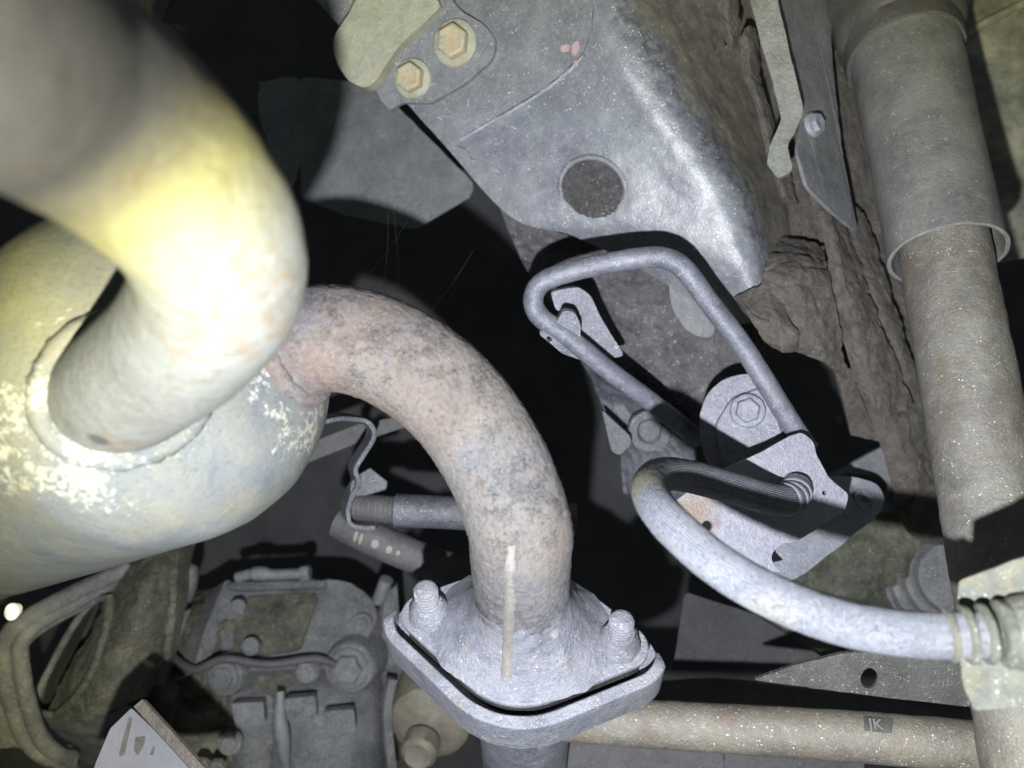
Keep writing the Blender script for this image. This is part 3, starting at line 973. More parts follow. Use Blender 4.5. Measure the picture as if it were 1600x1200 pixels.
# seam caulk line
cl = []
for i in range(40):
    u, v, _ = catmull([(697, 232, 0), (760, 196, 0), (830, 156, 0), (885, 116, 0), (914, 86, 0)], i / 39)
    loc, n_ = hit_px(rb, u, v)
    cl.append(loc + n_ * 0.0014)
tube('seam_bead', cl, 0.0013, 'galv', rl, 8, 0.0006, 500)
# dark inner section below the bent rod
def crust(u, v, p):
    return 0.0012 * noise.noise(p * 180)
loft('inner_web', [
    [(780, 322, .590), (880, 365, .585), (1000, 402, .572), (1100, 440, .556), (1200, 470, .56)],
    [(808, 390, .585), (900, 425, .58), (1010, 462, .572), (1110, 500, .563), (1200, 520, .563)],
    [(860, 470, .565), (940, 510, .568), (1030, 540, .567), (1120, 570, .565), (1215, 590, .563)],
    [(930, 560, .575), (1000, 590, .575), (1070, 620, .572), (1140, 640, .57), (1230, 660, .565)],
    [(1020, 650, .585), (1070, 670, .585), (1110, 690, .58), (1170, 700, .575), (1240, 720, .57)]],
    'darkrough', rl, 110, 110, 0.003, 0.0018, 50, None, crust)
loft('inner_patch', [[(1045, 440, .545), (1095, 455, .546), (1120, 480, .547)], [(1050, 480, .547), (1090, 505, .548), (1115, 520, .549)], [(1072, 515, .55), (1090, 525, .55), (1105, 528, .55)]],
     'midgrey', rl, 30, 30, 0.003, 0.0008, 80)
# brown underseal peeling along the rail flank: separate flakes with ragged edges
def grain(k):
    def f(u, v, p):
        s = (u * 0.93 - v * 0.36)
        q = p * 55
        cracks = 1.0 - min(1.0, abs(noise.noise(p * 48 + Vector((0, 0, 7)))) * 9)
        return k * (noise.noise(Vector((s * 0.09, v * 0.02, 0))) * 0.9 + 0.9 * noise.noise(q) + 0.45 * noise.noise(q * 2.2) + 0.35 * noise.noise(q * 4.7) - 1.3 * cracks)
    return f
flakes = [
    [[(1206, 372, .548), (1250, 375, .546), (1288, 385, .55)], [(1200, 405, .513), (1248, 408, .508), (1292, 415, .52)], [(1190, 440, .500), (1245, 445, .495), (1300, 450, .508)], [(1195, 500, .500), (1260, 510, .497), (1312, 515, .51)], [(1235, 548, .508), (1285, 565, .507), (1328, 592, .518)]],
    [[(1146, 466, .510), (1188, 446, .500), (1226, 458, .502)], [(1164, 484, .495), (1202, 480, .490), (1230, 486, .492)], [(1182, 515, .490), (1212, 512, .483), (1246, 515, .491)], [(1205, 540, .497), (1225, 550, .493), (1248, 548, .50)]],
    [[(1262, 300, .535), (1290, 320, .53), (1318, 345, .54)], [(1290, 385, .525), (1312, 400, .518), (1345, 420, .535)], [(1300, 470, .52), (1335, 480, .512), (1372, 490, .53)], [(1326, 560, .525), (1360, 575, .518), (1405, 575, .535)], [(1338, 602, .53), (1375, 640, .525), (1428, 640, .54)]],
    [[(1290, 290, .56), (1325, 310, .56), (1355, 340, .565)], [(1330, 390, .545), (1355, 410, .545), (1385, 430, .555)], [(1365, 490, .54), (1390, 500, .54), (1412, 520, .55)], [(1395, 580, .545), (1420, 600, .545), (1450, 640, .555)]],
    [[(1118, -30, .508), (1133, -30, .504), (1152, -30, .515)], [(1124, 20, .510), (1140, 20, .506), (1155, 20, .518)], [(1134, 62, .520), (1144, 62, .516), (1153, 62, .526)], [(1140, 80, .527), (1142, 80, .526), (1144, 80, .528)]],
    [[(1156, 60, .535), (1170, 40, .535), (1182, 50, .545)], [(1160, 110, .535), (1175, 110, .532), (1190, 120, .545)], [(1178, 160, .54), (1190, 165, .537), (1205, 175, .55)], [(1195, 230, .545), (1208, 235, .543), (1222, 240, .555)], [(1215, 300, .548), (1230, 310, .545), (1250, 320, .558)]],
    [[(1340, 600, .56), (1390, 610, .56), (1450, 620, .57)], [(1370, 680, .56), (1410, 690, .555), (1460, 690, .57)], [(1390, 740, .56), (1430, 740, .555), (1465, 750, .57)], [(1400, 790, .565), (1440, 790, .56), (1480, 800, .575)]],
]
for fk in flakes:
    loft('underseal_flake', fk, 'brown', rl, 46, 70, 0.005, 0.0014, 70, None, grain(0.0011))
loft('underseal_bed', [[(1150, -60, .575), (1240, -60, .585), (1330, -60, .60)], [(1220, 200, .57), (1300, 200, .58), (1380, 200, .60)], [(1250, 420, .56), (1340, 420, .575), (1430, 420, .59)], [(1300, 560, .565), (1390, 580, .575), (1470, 600, .59)], [(1330, 680, .585), (1420, 700, .585), (1520, 720, .60)]],
     'brown', rl, 60, 90, 0.004, 0.002, 60, None, grain(0.0008))

# bolted bracket at the top of the rail
bk = thing('bolted_bracket', 'olive-grey bracket with two rusty hex bolts on the rail', 'bracket', P(640, 80, .495))
bpl = plane_px((575, 90, .5535), (760, 85, .5285), (697, 230, .548))
plate('base_plate', bpl, rounded([(556, 112), (588, 140), (594, 156), (610, 174), (626, 160), (672, 162), (730, 128), (770, 92), (776, 62), (756, 38), (716, 14), (690, -30), (560, -30)], [4, 8, 6, 8, 8, 10, 14, 14, 14, 10, 10, 4, 4], 4),
      0.005, 'bluegrey', bk, bevel=0.0012, wobble=0.0004)
bpl2 = plane_px((560, 60, .541), (660, 0, .527), (560, 130, .545))
plate('raised_pad', bpl2, rounded([(518, 62), (524, 95), (544, 128), (572, 138), (590, 122), (622, 72), (664, 34), (690, 8), (660, -30), (570, -30), (545, 20)], [16, 16, 14, 8, 6, 14, 10, 10, 2, 2, 12], 4),
      0.012, 'greenish', bk, bevel=0.0025, seg=4, wobble=0.0004)
for (u, v) in ((712, 68), (646, 124)):
    loc, n_ = on_plane(u, v, bpl), bpl[1]
    hexbolt('bolt', bk, loc + n_ * 0.001, n_, 0.0122 if u > 700 else 0.0108, 0.010, 'rustbolt', 0.0165 if u > 700 else 0.0145, rot=0.4, wmat='greenish')

# grey sheet behind the rail, half in shade
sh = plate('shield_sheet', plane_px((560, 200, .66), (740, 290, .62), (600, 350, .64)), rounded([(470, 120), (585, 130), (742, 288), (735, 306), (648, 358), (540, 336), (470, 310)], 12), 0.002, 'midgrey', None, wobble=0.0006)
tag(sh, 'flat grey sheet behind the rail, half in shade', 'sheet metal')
# ------------------------------------------------------------------ strap, gusset and small screw
st = plate('steel_strap', plane_px((1165, 0, .485), (1255, 170, .478), (1215, 270, .486)),
           rounded([(1163, -40), (1205, -40), (1222, 30), (1240, 105), (1256, 172), (1250, 188), (1230, 228), (1238, 268), (1216, 280), (1198, 256), (1203, 226), (1221, 188), (1210, 140), (1190, 70)], 7, 3),
           0.007, 'strap', None, wobble=0.0008, bevel=0.0014)
tag(st, 'pale bent steel strap hanging beside the rail flank', 'strap')
gs = thing('gusset_plate', 'tapered grey gusset plate behind the bent strap', 'gusset', P(1280, 180, .52))
gp = plane_px((1230, 0, .515), (1310, 100, .545), (1320, 340, .52))
plate('sheet', gp, rounded([(1205, -40), (1296, -40), (1300, 80), (1316, 240), (1340, 362), (1300, 330), (1262, 292), (1246, 236), (1256, 185)], 8), 0.0025, 'midgrey', gs, wobble=0.0006)
q = on_plane(1268, 196, gp)
hexbolt('screw', gs, q + gp[1] * 0.001, gp[1], 0.0072, 0.006, 'galv', 0.0085)

# ------------------------------------------------------------------ damper strut
sk = thing('damper_strut', 'dusty grey telescopic damper with dust sleeve running down the right edge', 'damper', P(1480, 400, .44))
def ax(pts, n):
    return path_px(pts, n)
sl = ax([(1384, -30, .545), (1408, 60, .525), (1442, 225, .485), (1482, 405, .445)], 60)
a_s = (sl[-1] - sl[0]).normalized()
V, Fc, seg = [], [], 72
def sleeve(name, c0, c1, r0, r1, th, mat, parent):
    x, y, a = frame_of(c1 - c0)
    L = (c1 - c0).length
    prof = [(0, r0), (L * .25, r0), (L * .5, (r0 + r1) / 2), (L * .97, r1), (L, r1 + 0.0006), (L + 0.0005, r1 - th * 0.5), (L, r1 - th), (L * .5, r1 - th), (0, r0 - th), (0, r0)]
    return lathe(name, c0, a, prof, mat, parent, 80, 0.0006, 60, 35)
c0, c1 = P(1404, 45, .53), P(1480, 400, .445)
sleeve('dust_sleeve', c0, c1, 0.0350, 0.0318, 0.0018, 'damper', sk)
a_s = (c1 - c0).normalized()
c2 = P(1640, 1290, .352)
tube('damper_body', [P(1462, 320, .463).lerp(c2, i / 79) for i in range(80)], 0.0250, 'damperbody', sk, 64, 0.0006, 90)
lathe('top_cap', c0, -a_s, [(-0.030, 0.0375), (-0.022, 0.0385), (-0.014, 0.0380), (-0.010, 0.041), (0.0, 0.0425), (0.012, 0.0425), (0.02, 0.046), (0.05, 0.046), (0.06, 0.03)], 'rubber', sk, 64, 0.0012, 50, 40)
# torn lip piece at the sleeve mouth
x, y, a = frame_of(a_s)
# floor panel upper right
pn = thing('side_panel', 'olive dusty body panel behind the damper in the upper right corner', 'body panel', P(1550, 150, .7))
loft('panel_sheet', [[(1250, -120, .72), (1450, -120, .71), (1570, -120, .69), (1760, -120, .68)], [(1270, 60, .72), (1450, 70, .71), (1560, 55, .695), (1760, 0, .67)], [(1300, 200, .73), (1480, 220, .71), (1600, 200, .69), (1760, 180, .67)], [(1330, 420, .74), (1500, 420, .72), (1620, 400, .70), (1760, 380, .68)]],
     'panel', pn, 70, 70, 0.003, 0.0022, 26)
tube('pressed_rib', path_px([(1480, 70, .70), (1540, 35, .692), (1600, 5, .685), (1700, -40, .675)], 40), 0.004, 'panel', pn, 14, 0.001, 90)

# ------------------------------------------------------------------ bent hanger rod with clip
hr = thing('hanger_rod', 'blue-grey bent steel hanger rod looping under the rail', 'hanger rod', P(1000, 405, .46))
rodp = path_px([(1262, 700, .482), (1232, 655, .475), (1165, 548, .468), (1110, 475, .463), (1070, 422, .459), (1040, 404, .458), (1005, 403, .459), (935, 414, .463), (872, 430, .468), (842, 446, .472), (833, 472, .476),
                (846, 497, .48), (885, 525, .485), (950, 578, .495), (1020, 630, .51), (1092, 686, .53)], 200)
tube('rod', rodp, 0.0066, 'rodgrey', hr, 32, 0.00018, 220)
cp = plane_px((870, 460, .497), (930, 470, .50), (960, 570, .515))
plate('clip_plate', cp, rounded([(860, 455), (905, 448), (924, 462), (936, 492), (976, 556), (950, 562), (908, 524), (910, 506), (886, 484), (868, 486)], 8, 4), 0.006, 'rodgrey', hr, wobble=0.0006, bevel=0.0016, seg=3)
cp2 = plane_px((845, 515, .478), (905, 550, .487), (885, 490, .474))
plate('clip_tab', cp2, rounded([(842, 522), (850, 512), (868, 508), (880, 485), (898, 488), (908, 508), (906, 528), (938, 566), (925, 572), (905, 562), (878, 552)], 5, 3), 0.005, 'rodgrey', hr, [circle_px(858, 530, 5, 12, 0.7, 0.6)], wobble=0.0003)
# dark stamped arm behind the rod's lower run
sa = thing('stamped_arm', 'dark stamped steel arm in shade below the hanger rod', 'arm', P(1010, 650, .58))
loft('web', [[(905, 560, .57), (960, 590, .565), (1020, 625, .56), (1085, 675, .56)], [(935, 620, .59), (980, 640, .585), (1030, 670, .58), (1085, 720, .575)], [(965, 700, .60), (1000, 705, .59), (1045, 720, .585), (1090, 750, .58)], [(975, 770, .61), (1010, 775, .60), (1050, 780, .595), (1100, 800, .59)]],
     'linkgrey', sa, 50, 50, 0.003, 0.0035, 45)
plate('tab', plane_px((950, 660, .555), (990, 690, .55), (965, 720, .555)), rounded([(940, 640), (985, 682), (986, 695), (968, 712), (955, 705)], 5, 3), 0.003, 'linkgrey', sa)
lathe('bolt_boss', P(1015, 672, .572), Vector((0.1, -.2, -1)), [(0, 0.017), (0.004, 0.016), (0.004, 0.010), (0.002, 0.008), (0.002, 0)], 'linkgrey', sa, 36, 0.0008, 120)

# ------------------------------------------------------------------ bolted lug below the rod
lg = thing('bolted_lug', 'rounded grey lug with a recessed hex bolt at the rod end', 'lug', P(1165, 645, .49))
lp = plane_px((1100, 690, .505), (1165, 600, .50), (1230, 700, .49))
plate('lug_plate', lp, rounded([(1108, 735), (1094, 690), (1092, 650), (1104, 615), (1130, 592), (1165, 583), (1200, 590), (1235, 640), (1262, 730)], 22, 5), 0.014, 'rodgrey', lg, bevel=0.004, seg=4, wobble=0.0004)
plate('pad', lp, rounded([(1130, 735), (1116, 664), (1142, 622), (1190, 604), (1208, 632), (1240, 730)], 10, 4), 0.004, 'rodgrey', lg, lift=0.003, bevel=0.0012)
q = on_plane(1168, 642, lp)
hexbolt('bolt', lg, q + lp[1] * 0.005, lp[1], 0.0085, 0.006, 'rodgrey', 0.0115, rot=0.3)

# ------------------------------------------------------------------ zinc plate, hose, mount
def zinc_stain():
    m = M['plate']
    t = m.node_tree
    b = t.nodes['Principled BSDF']
    src = b.inputs['Base Color'].links[0].from_socket
    tc = t.nodes.new('ShaderNodeTexCoord')
    dn = t.nodes.new('ShaderNodeVectorMath'); dn.operation = 'DISTANCE'
    t.links.new(tc.outputs['Object'], dn.inputs[0])
    dn.inputs[1].default_value = P(1078, 806, .44)
    nz = t.nodes.new('ShaderNodeTexNoise'); nz.inputs['Scale'].default_value = 120
    t.links.new(tc.outputs['Object'], nz.inputs['Vector'])
    ad = t.nodes.new('ShaderNodeMath'); ad.operation = 'MULTIPLY_ADD'
    t.links.new(nz.outputs[0], ad.inputs[0]); ad.inputs[1].default_value = 0.02
    t.links.new(dn.outputs['Value'], ad.inputs[2])
    mr = t.nodes.new('ShaderNodeMapRange')
    t.links.new(ad.outputs[0], mr.inputs[0])
    mr.inputs[1].default_value = 0.018; mr.inputs[2].default_value = 0.034; mr.inputs[3].default_value = 0.8; mr.inputs[4].default_value = 0.0
    mx = t.nodes.new('ShaderNodeMix'); mx.data_type = 'RGBA'
    t.links.new(mr.outputs[0], mx.inputs[0]); t.links.new(src, mx.inputs[6]); mx.inputs[7].default_value = (0.27, 0.20, 0.14, 1)
    t.links.new(mx.outputs[2], b.inputs['Base Color'])
zinc_stain()
zp = thing('zinc_plate', 'bright spangled zinc plate with punched holes behind the hose loop', 'plate', P(1190, 800, .44))
zpl = plane_px((1060, 790, .440), (1250, 690, .456), (1210, 880, .440))
zo = rounded([(1050, 786), (1108, 744), (1190, 706), (1236, 680), (1252, 675), (1272, 690), (1276, 712), (1296, 748), (1326, 772), (1320, 800), (1242, 848), (1222, 848), (1206, 864), (1206, 880), (1220, 893), (1192, 898), (1150, 890), (1112, 868), (1078, 838)],
             [8, 8, 4, 6, 10, 8, 6, 10, 8, 6, 6, 8, 10, 8, 3, 6, 10, 10, 8], 4)
plate('sheet', zpl, zo, 0.0028, 'plate', zp, [circle_px(1105, 822, 8.5, 18, 1.0), circle_px(1164, 886, 10, 18, 0.42, 0.15), circle_px(1288, 770, 4, 12)], bevel=0.0006, wobble=0.0003)
hs = thing('ribbed_hose', 'dusty grey ribbed hose curving in a loop from the mount to the zinc plate', 'hose', P(1100, 880, .31))
def mat_hose():
    s = NT('ribbed_hose_rubber')
    uv = s.n('ShaderNodeUVMap')
    sep = s.n('ShaderNodeSeparateXYZ')
    s.link(uv.outputs[0], sep.inputs[0])
    raised_strip = s.math('SINE', s.math('MULTIPLY', sep.outputs[0], 2 * math.pi * 42))
    big = s.noise(60, 5, 0.6)
    col = s.ramp(big, [(0.3, (0.21, 0.225, 0.27)), (0.5, (0.285, 0.305, 0.35)), (0.75, (0.34, 0.355, 0.375))])
    f = s.noise(700, 4, 0.75, None)
    col = s.mix(s.ramp(f, [(0.52, 0), (0.72, 0.7)]), col, (0.36, 0.37, 0.38))
    col = s.mix(s.ramp(f, [(0.3, 0.6), (0.45, 0)]), col, (0.08, 0.08, 0.09))
    col = s.mix(s.math('MULTIPLY', s.near(P(1010, 770, .318), 0.008, 0.014), 0.7), col, (0.40, 0.385, 0.23))
    col = s.mix(s.math('MULTIPLY', s.near(P(1200, 965, .272), 0.004, 0.013), 0.55), col, (0.42, 0.41, 0.35))
    gro = s.ramp(raised_strip, [(0.05, 0.8), (0.4, 0)])
    col = s.mix(s.math('MULTIPLY', gro, s.ramp(s.noise(50, 3, 0.5), [(0.35, 0.2), (0.65, 0.6)])), col, (0.13, 0.13, 0.14))
    b = s.bump(raised_strip, 0.9, 0.0008)
    b = s.bump(f, 0.8, 0.001, b)
    return s.finish(col, 0.65, 0.0, b)
M['hose'] = mat_hose()
hp = path_px([(1545, 991, .262), (1500, 992, .264), (1430, 991, .267), (1330, 976, .271), (1225, 940, .276), (1130, 888, .283), (1058, 828, .295), (1022, 785, .310), (1016, 757, .328), (1036, 741, .352), (1080, 745, .378),
              (1150, 764, .405), (1205, 780, .424), (1236, 778, .436), (1245, 760, .448)], 240)
tube('hose_body', hp, lambda t: 0.0079 + 0.0009 * t + 0.0003 * math.sin(t * 9), 'hose', hs, 64, 0.00018, 300)
for k in (224, 229, 234):
    a = (hp[k + 2] - hp[k - 2]).normalized()
    lathe('end_fold', hp[k], a, [(-0.002, 0.0082), (-0.001, 0.0097), (0.001, 0.0098), (0.002, 0.0082)], 'hose', hs, 36)

mt = thing('hose_mount', 'pale yellowish mount with collar rings holding the hose end', 'mount', P(1560, 990, .275))
mp_ = plane_px((1500, 905, .276), (1620, 870, .262), (1560, 1100, .268))
plate('mount_plate', mp_, rounded([(1496, 908), (1560, 884), (1700, 840), (1700, 1088), (1610, 1098), (1522, 1112), (1506, 1070), (1498, 1030), (1500, 960)], 10, 4), 0.006, 'yellowmount', mt, bevel=0.0014, wobble=0.0006)
a = (hp[4] - hp[0]).normalized()
for k, (r, wd) in enumerate(((0.0092, .0016), (0.0100, .0016), (0.0102, .0016), (0.0115, .002))):
    cpt = hp[5] - a * (-0.006 + 0.0058 * k)
    lathe('collar_ring', cpt, a, [(-wd, r * 0.8), (-wd * .7, r), (wd * .3, r * 1.02), (wd * .8, r * 0.9), (wd * .8, r * 0.7)], 'yellowmount', mt, 44, 0.0004, 200)
lathe('boss', hp[5] - a * 0.018, -a, [(-0.006, 0.009), (-0.003, 0.0125), (0.006, 0.0145), (0.02, 0.016), (0.06, 0.017)], 'yellowmount', mt, 52, 0.0005, 140)

# ------------------------------------------------------------------ arm bracket behind the zinc plate
ab = thing('slotted_arm', 'grey pressed arm with a black slot right of the zinc plate', 'arm', P(1330, 800, .5))
apl = plane_px((1200, 910, .470), (1380, 780, .520), (1300, 745, .520))
plate('pressing', apl, rounded([(1140, 905), (1185, 918), (1215, 916), (1252, 900), (1372, 806), (1384, 780), (1372, 756), (1330, 744), (1296, 744), (1230, 790)], [4, 8, 8, 8, 16, 14, 12, 10, 8, 4], 5), 0.004, 'galv', ab, [circle_px(1346, 776, 16, 20, 0.55, 0.2)], bevel=0.0016, seg=3, wobble=0.0005)
bp2 = plane_px((1300, 745, .57), (1400, 690, .575), (1460, 780, .58))
plate('upper_web', bp2, rounded([(1280, 750), (1396, 690), (1432, 700), (1450, 790), (1410, 800), (1300, 800)], 10, 4), 0.004, 'midgrey', ab, [rounded([(1306, 748), (1322, 738), (1378, 746), (1392, 758), (1388, 772), (1370, 768), (1330, 756)], 6, 3)], wobble=0.0005)
lathe('hole_rim', on_plane(1350, 782, apl), apl[1], [(-0.002, 0.005), (0.001, 0.006), (0.001, 0.0075), (-0.002, 0.008)], 'galv', ab, 30)

hb = thing('wheel_hub_casting', 'blurred dark olive casting with ringed boss behind the slotted arm', 'casting', P(1400, 880, .62))
loft('casting_body', [[(1150, 820, .66), (1280, 760, .65), (1400, 740, .64), (1560, 700, .63)], [(1180, 900, .65), (1290, 850, .62), (1400, 820, .60), (1560, 800, .62)], [(1200, 980, .66), (1300, 930, .61), (1400, 900, .60), (1560, 900, .62)], [(1220, 1040, .68), (1320, 1010, .65), (1420, 990, .64), (1560, 1000, .64)]],
     'casting', hb, 60, 60, 0.004, 0.006, 30)
hc = P(1500, 905, .585)
hn = Vector((0.55, 0.25, -0.8))
for k, r in enumerate((0.055, 0.044, 0.034)):
    lathe('boss_ring', hc, hn, [(-0.01, r), (0.004 * (k + 1), r), (0.004 * (k + 1) + .002, r - 0.003), (0.004 * k, r - 0.006)], 'casting2', hb, 60, 0.0008, 80)
lathe('bump_stop', P(1466, 800, .56), Vector((0.2, .3, -1)), [(-0.012, 0.024), (0.0, 0.024), (0.008, 0.020), (0.012, 0.010), (0.013, 0)], 'brown', hb, 40, 0.001, 70)

# ------------------------------------------------------------------ lower right: triangular plate, cross tube
tp = plate('triangular_plate', plane_px((1190, 1060, .47), (1500, 1030, .44), (1480, 1100, .445)), rounded([(1176, 1062), (1240, 1040), (1320, 1020), (1520, 1018), (1530, 1106), (1400, 1092), (1260, 1074)], 8, 4), 0.003, 'rubber', None, [circle_px(1358, 1060, 13, 20, 1.25, 0.2)], wobble=0.0005)
tp.data.materials[0] = grime('dark_plate', [(0.3, (0.05, 0.051, 0.047)), (0.7, (0.095, 0.095, 0.085))], 30, (0.16, 0.16, 0.135), 0.4, 0.5)
tag(tp, 'dark tapered plate with one round hole under the ribbed hose', 'plate')
ct = thing('cross_tube', 'tan dusty steel tube along the bottom right with a small JK sticker', 'tube', P(1300, 1140, .42))
cpth = path_px([(860, 1120, .468), (1000, 1130, .455), (1300, 1148, .43), (1560, 1170, .41), (1700, 1180, .40)], 100)
tube('tube_body', cpth, 0.0138, 'crosstube', ct, 44, 0.0003, 120)
ctb = bvh_of(bpy.data.objects['tube_body'])
stk = conform('sticker', [(1349, 1120), (1396, 1124), (1393, 1146), (1350, 1142)], ctb, 0.0004, M['ink'], ct, 5, 0.0003, 0.0)
loc, n_ = hit_px(ctb, 1352, 1139)
loc2, n2_ = hit_px(ctb, 1392, 1143)
nm_ = (n_ + n2_).normalized()
fcu = bpy.data.curves.new('letters', 'FONT')
fcu.body = 'JK'
fcu.size = 0.0085
fcu.extrude = 0.00005
fo = bpy.data.objects.new('letters_source', fcu)
C.objects.link(fo)
dg = bpy.context.evaluated_depsgraph_get()
lme = bpy.data.meshes.new_from_object(fo.evaluated_get(dg))
bpy.data.objects.remove(fo)
xd = (loc2 - loc).normalized()
yd = nm_.cross(xd)
mtx = Matrix((( xd.x, yd.x, nm_.x, 0), (xd.y, yd.y, nm_.y, 0), (xd.z, yd.z, nm_.z, 0), (0, 0, 0, 1)))
lme.transform(Matrix.Translation(loc + nm_ * 0.0008 + xd * 0.002 + yd * 0.0002) @ mtx)
lme.materials.clear()
lo = link_mesh('lettering', lme, 'letters', stk, None)

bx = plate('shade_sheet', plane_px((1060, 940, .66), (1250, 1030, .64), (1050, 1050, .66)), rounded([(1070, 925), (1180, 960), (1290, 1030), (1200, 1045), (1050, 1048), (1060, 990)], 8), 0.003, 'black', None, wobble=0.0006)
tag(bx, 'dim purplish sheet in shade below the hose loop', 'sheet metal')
for u0, lab in ((900, 'dark square bracket at the bottom edge right of the lower flange'), (1120, 'dark channel under the tan cross tube at the bottom edge')):
    b = plate('channel_bracket', plane_px((u0, 1160, .56), (u0 + 160, 1160, .55), (u0 + 60, 1230, .54)), rounded([(u0 - 30, 1150), (u0 + 110, 1152), (u0 + 230, 1168), (u0 + 230, 1260), (u0 - 30, 1260)], 6), 0.012, 'rubber', None, bevel=0.002, wobble=0.0006)
    tag(b, lab, 'bracket')

# ------------------------------------------------------------------ centre background: link rod, strap clamp, marked hose
lr = thing('link_rod', 'dark round link rod with threaded end in a strap clamp, inside the pipe curve', 'rod', P(640, 800, .52))
tube('rod', path_px([(618, 797, .53), (700, 801, .53), (800, 806, .53), (900, 812, .53)], 50), 0.0118, 'linkgrey', lr, 36, 0.0002, 140)
tube('thread', path_px([(556, 792, .535), (620, 797, .53)], 60), lambda t: 0.0092 + (0.0006 if int(t * 34) % 2 else 0), 'rubber', lr, 30)
def ribbon(name, pts, width_dir, wd, th, mat, parent):
    path = path_px(pts, 70)
    wd, th = wd * FAR, th * FAR
    V, Fc = [], []
    for i, p in enumerate(path):
        t = (path[min(69, i + 1)] - path[max(0, i - 1)]).normalized()
        wv = (width_dir - t * width_dir.dot(t)).normalized()
        nn = t.cross(wv)
        for sx_, sy_ in ((-1, -1), (1, -1), (1, 1), (-1, 1)):
            V.append(p + wv * wd * sx_ / 2 + nn * th * sy_ / 2)
    for i in range(69):
        for k in range(4):
            a, b = i * 4 + k, i * 4 + (k + 1) % 4
            Fc.append((a, b, b + 4, a + 4))
    Fc += [(0, 1, 2, 3), (276, 277, 278, 279)]
    o = link_mesh(name, mesh(name, V, Fc), mat, parent, 35)
    md = o.modifiers.new('edge', 'BEVEL')
    md.width = 0.0006
    md.segments = 2
    return o
wd_ = Vector((0.45, 0.1, 0.9))
scl = thing('strap_clamp', 'thin bent strap clamp gripping the link rod behind the muffler', 'clamp', P(555, 760, .53))
ribbon('strap', [(495, 658, .54), (535, 652, .535), (572, 660, .53), (580, 680, .53), (566, 705, .53), (552, 730, .53), (556, 752, .53), (545, 775, .53), (540, 800, .53), (552, 818, .53), (590, 820, .53)], wd_, 0.016, 0.0035, 'linkgrey', scl)
plate('tab', plane_px((565, 735, .53), (605, 760, .53), (575, 775, .525)), rounded([(548, 752), (562, 740), (578, 730), (606, 752), (604, 764), (572, 774), (546, 776)], 3, 3), 0.004, 'linkgrey', scl, bevel=0.0012)
tk = plate('flat_stay', plane_px((440, 700, .60), (640, 640, .60), (500, 760, .60)), [(440, 708), (560, 662), (680, 640), (682, 652), (565, 690), (440, 740)], 0.003, 'rubber', None)
tag(tk, 'thin dark flat stay crossing behind the strap clamp', 'stay')
mh = thing('marked_hose', 'black rubber hose with faint pale marks under the link rod', 'hose', P(610, 855, .55))
mhp = path_px([(530, 815, .555), (575, 838, .55), (620, 858, .55), (680, 882, .555), (740, 900, .57)], 60)
hb_o = tube('hose_wall', mhp, 0.0125, 'rubber', mh, 36, 0.0003, 90)
mhb = bvh_of(hb_o)
for (u, v, w_, h_) in ((556, 838, 3, 9), (564, 842, 3, 9), (586, 850, 6, 7), (608, 859, 5, 6), (622, 864, 3, 4)):
    conform('print_mark', circle_px(u, v, w_, 10, h_ / w_, 0.3), mhb, 0.0004, M['letters'], mh, 4, 0.0003, 0.0)

# ------------------------------------------------------------------ lower left: gearbox, bell, clamp strap, card
FAR = 1.32
gb = thing('gearbox', 'oily dark gearbox casting with ribs and bosses at the lower left', 'gearbox', P(420, 1050, .55))
loft('casing', [[(215, 985, .60), (290, 925, .60), (400, 912, .60), (470, 912, .595), (545, 915, .60), (585, 945, .62)],
                [(215, 1000, .57), (300, 965, .555), (400, 950, .545), (480, 945, .54), (550, 955, .56), (590, 985, .60)],
                [(205, 1060, .555), (300, 1030, .535), (400, 1020, .53), (490, 1010, .535), (545, 1010, .56), (580, 1030, .60)],
                [(205, 1120, .55), (300, 1110, .53), (400, 1095, .525), (490, 1080, .53), (560, 1080, .55), (625, 1080, .585)],
                [(220, 1190, .55), (300, 1180, .53), (400, 1170, .525), (500, 1160, .53), (580, 1150, .55), (640, 1150, .585)],
                [(230, 1290, .56), (300, 1290, .54), (400, 1290, .53), (500, 1280, .54), (590, 1280, .56), (650, 1280, .60)]],
     'casting', gb, 100, 90, 0.004, 0.004, 55)
gpl = plane_px((360, 960, .545), (560, 960, .535), (450, 1030, .520))
plate('side_cover', gpl, rounded([(338, 935), (362, 908), (460, 903), (545, 908), (580, 934), (592, 964), (566, 1012), (540, 1042), (352, 1050)], [10, 10, 6, 16, 14, 14, 10, 10, 8], 5), 0.045, 'casting2', gb, bevel=0.009, seg=5, wobble=0.0006)
plate('cover_step', gpl, rounded([(372, 950), (398, 934), (500, 930), (470, 1018), (366, 1030)], [8, 8, 10, 12, 8], 4), 0.010, 'casting', gb, lift=0.004, bevel=0.004, seg=4, wobble=0.0006)
plate('cover_lip', gpl, rounded([(356, 922), (372, 914), (512, 912), (512, 922), (376, 926)], 4, 3), 0.006, 'casting2', gb, lift=0.006, bevel=0.002, seg=3)
dwn = (P(505, 1260, .53) - P(505, 1040, .52)).normalized()
lathe('round_case', P(512, 1040, .545), dwn, [(0, 0.020), (0.004, 0.034), (0.012, 0.040), (0.040, 0.042), (0.060, 0.0425), (0.12, 0.043)], 'casting2', gb, 60, 0.001, 60, 50)
lathe('round_case', P(402, 1065, .535), dwn, [(0, 0.010), (0.003, 0.018), (0.010, 0.021), (0.028, 0.021), (0.030, 0.0235), (0.036, 0.0235), (0.038, 0.020), (0.10, 0.020)], 'casting2', gb, 48, 0.0008, 80, 40)
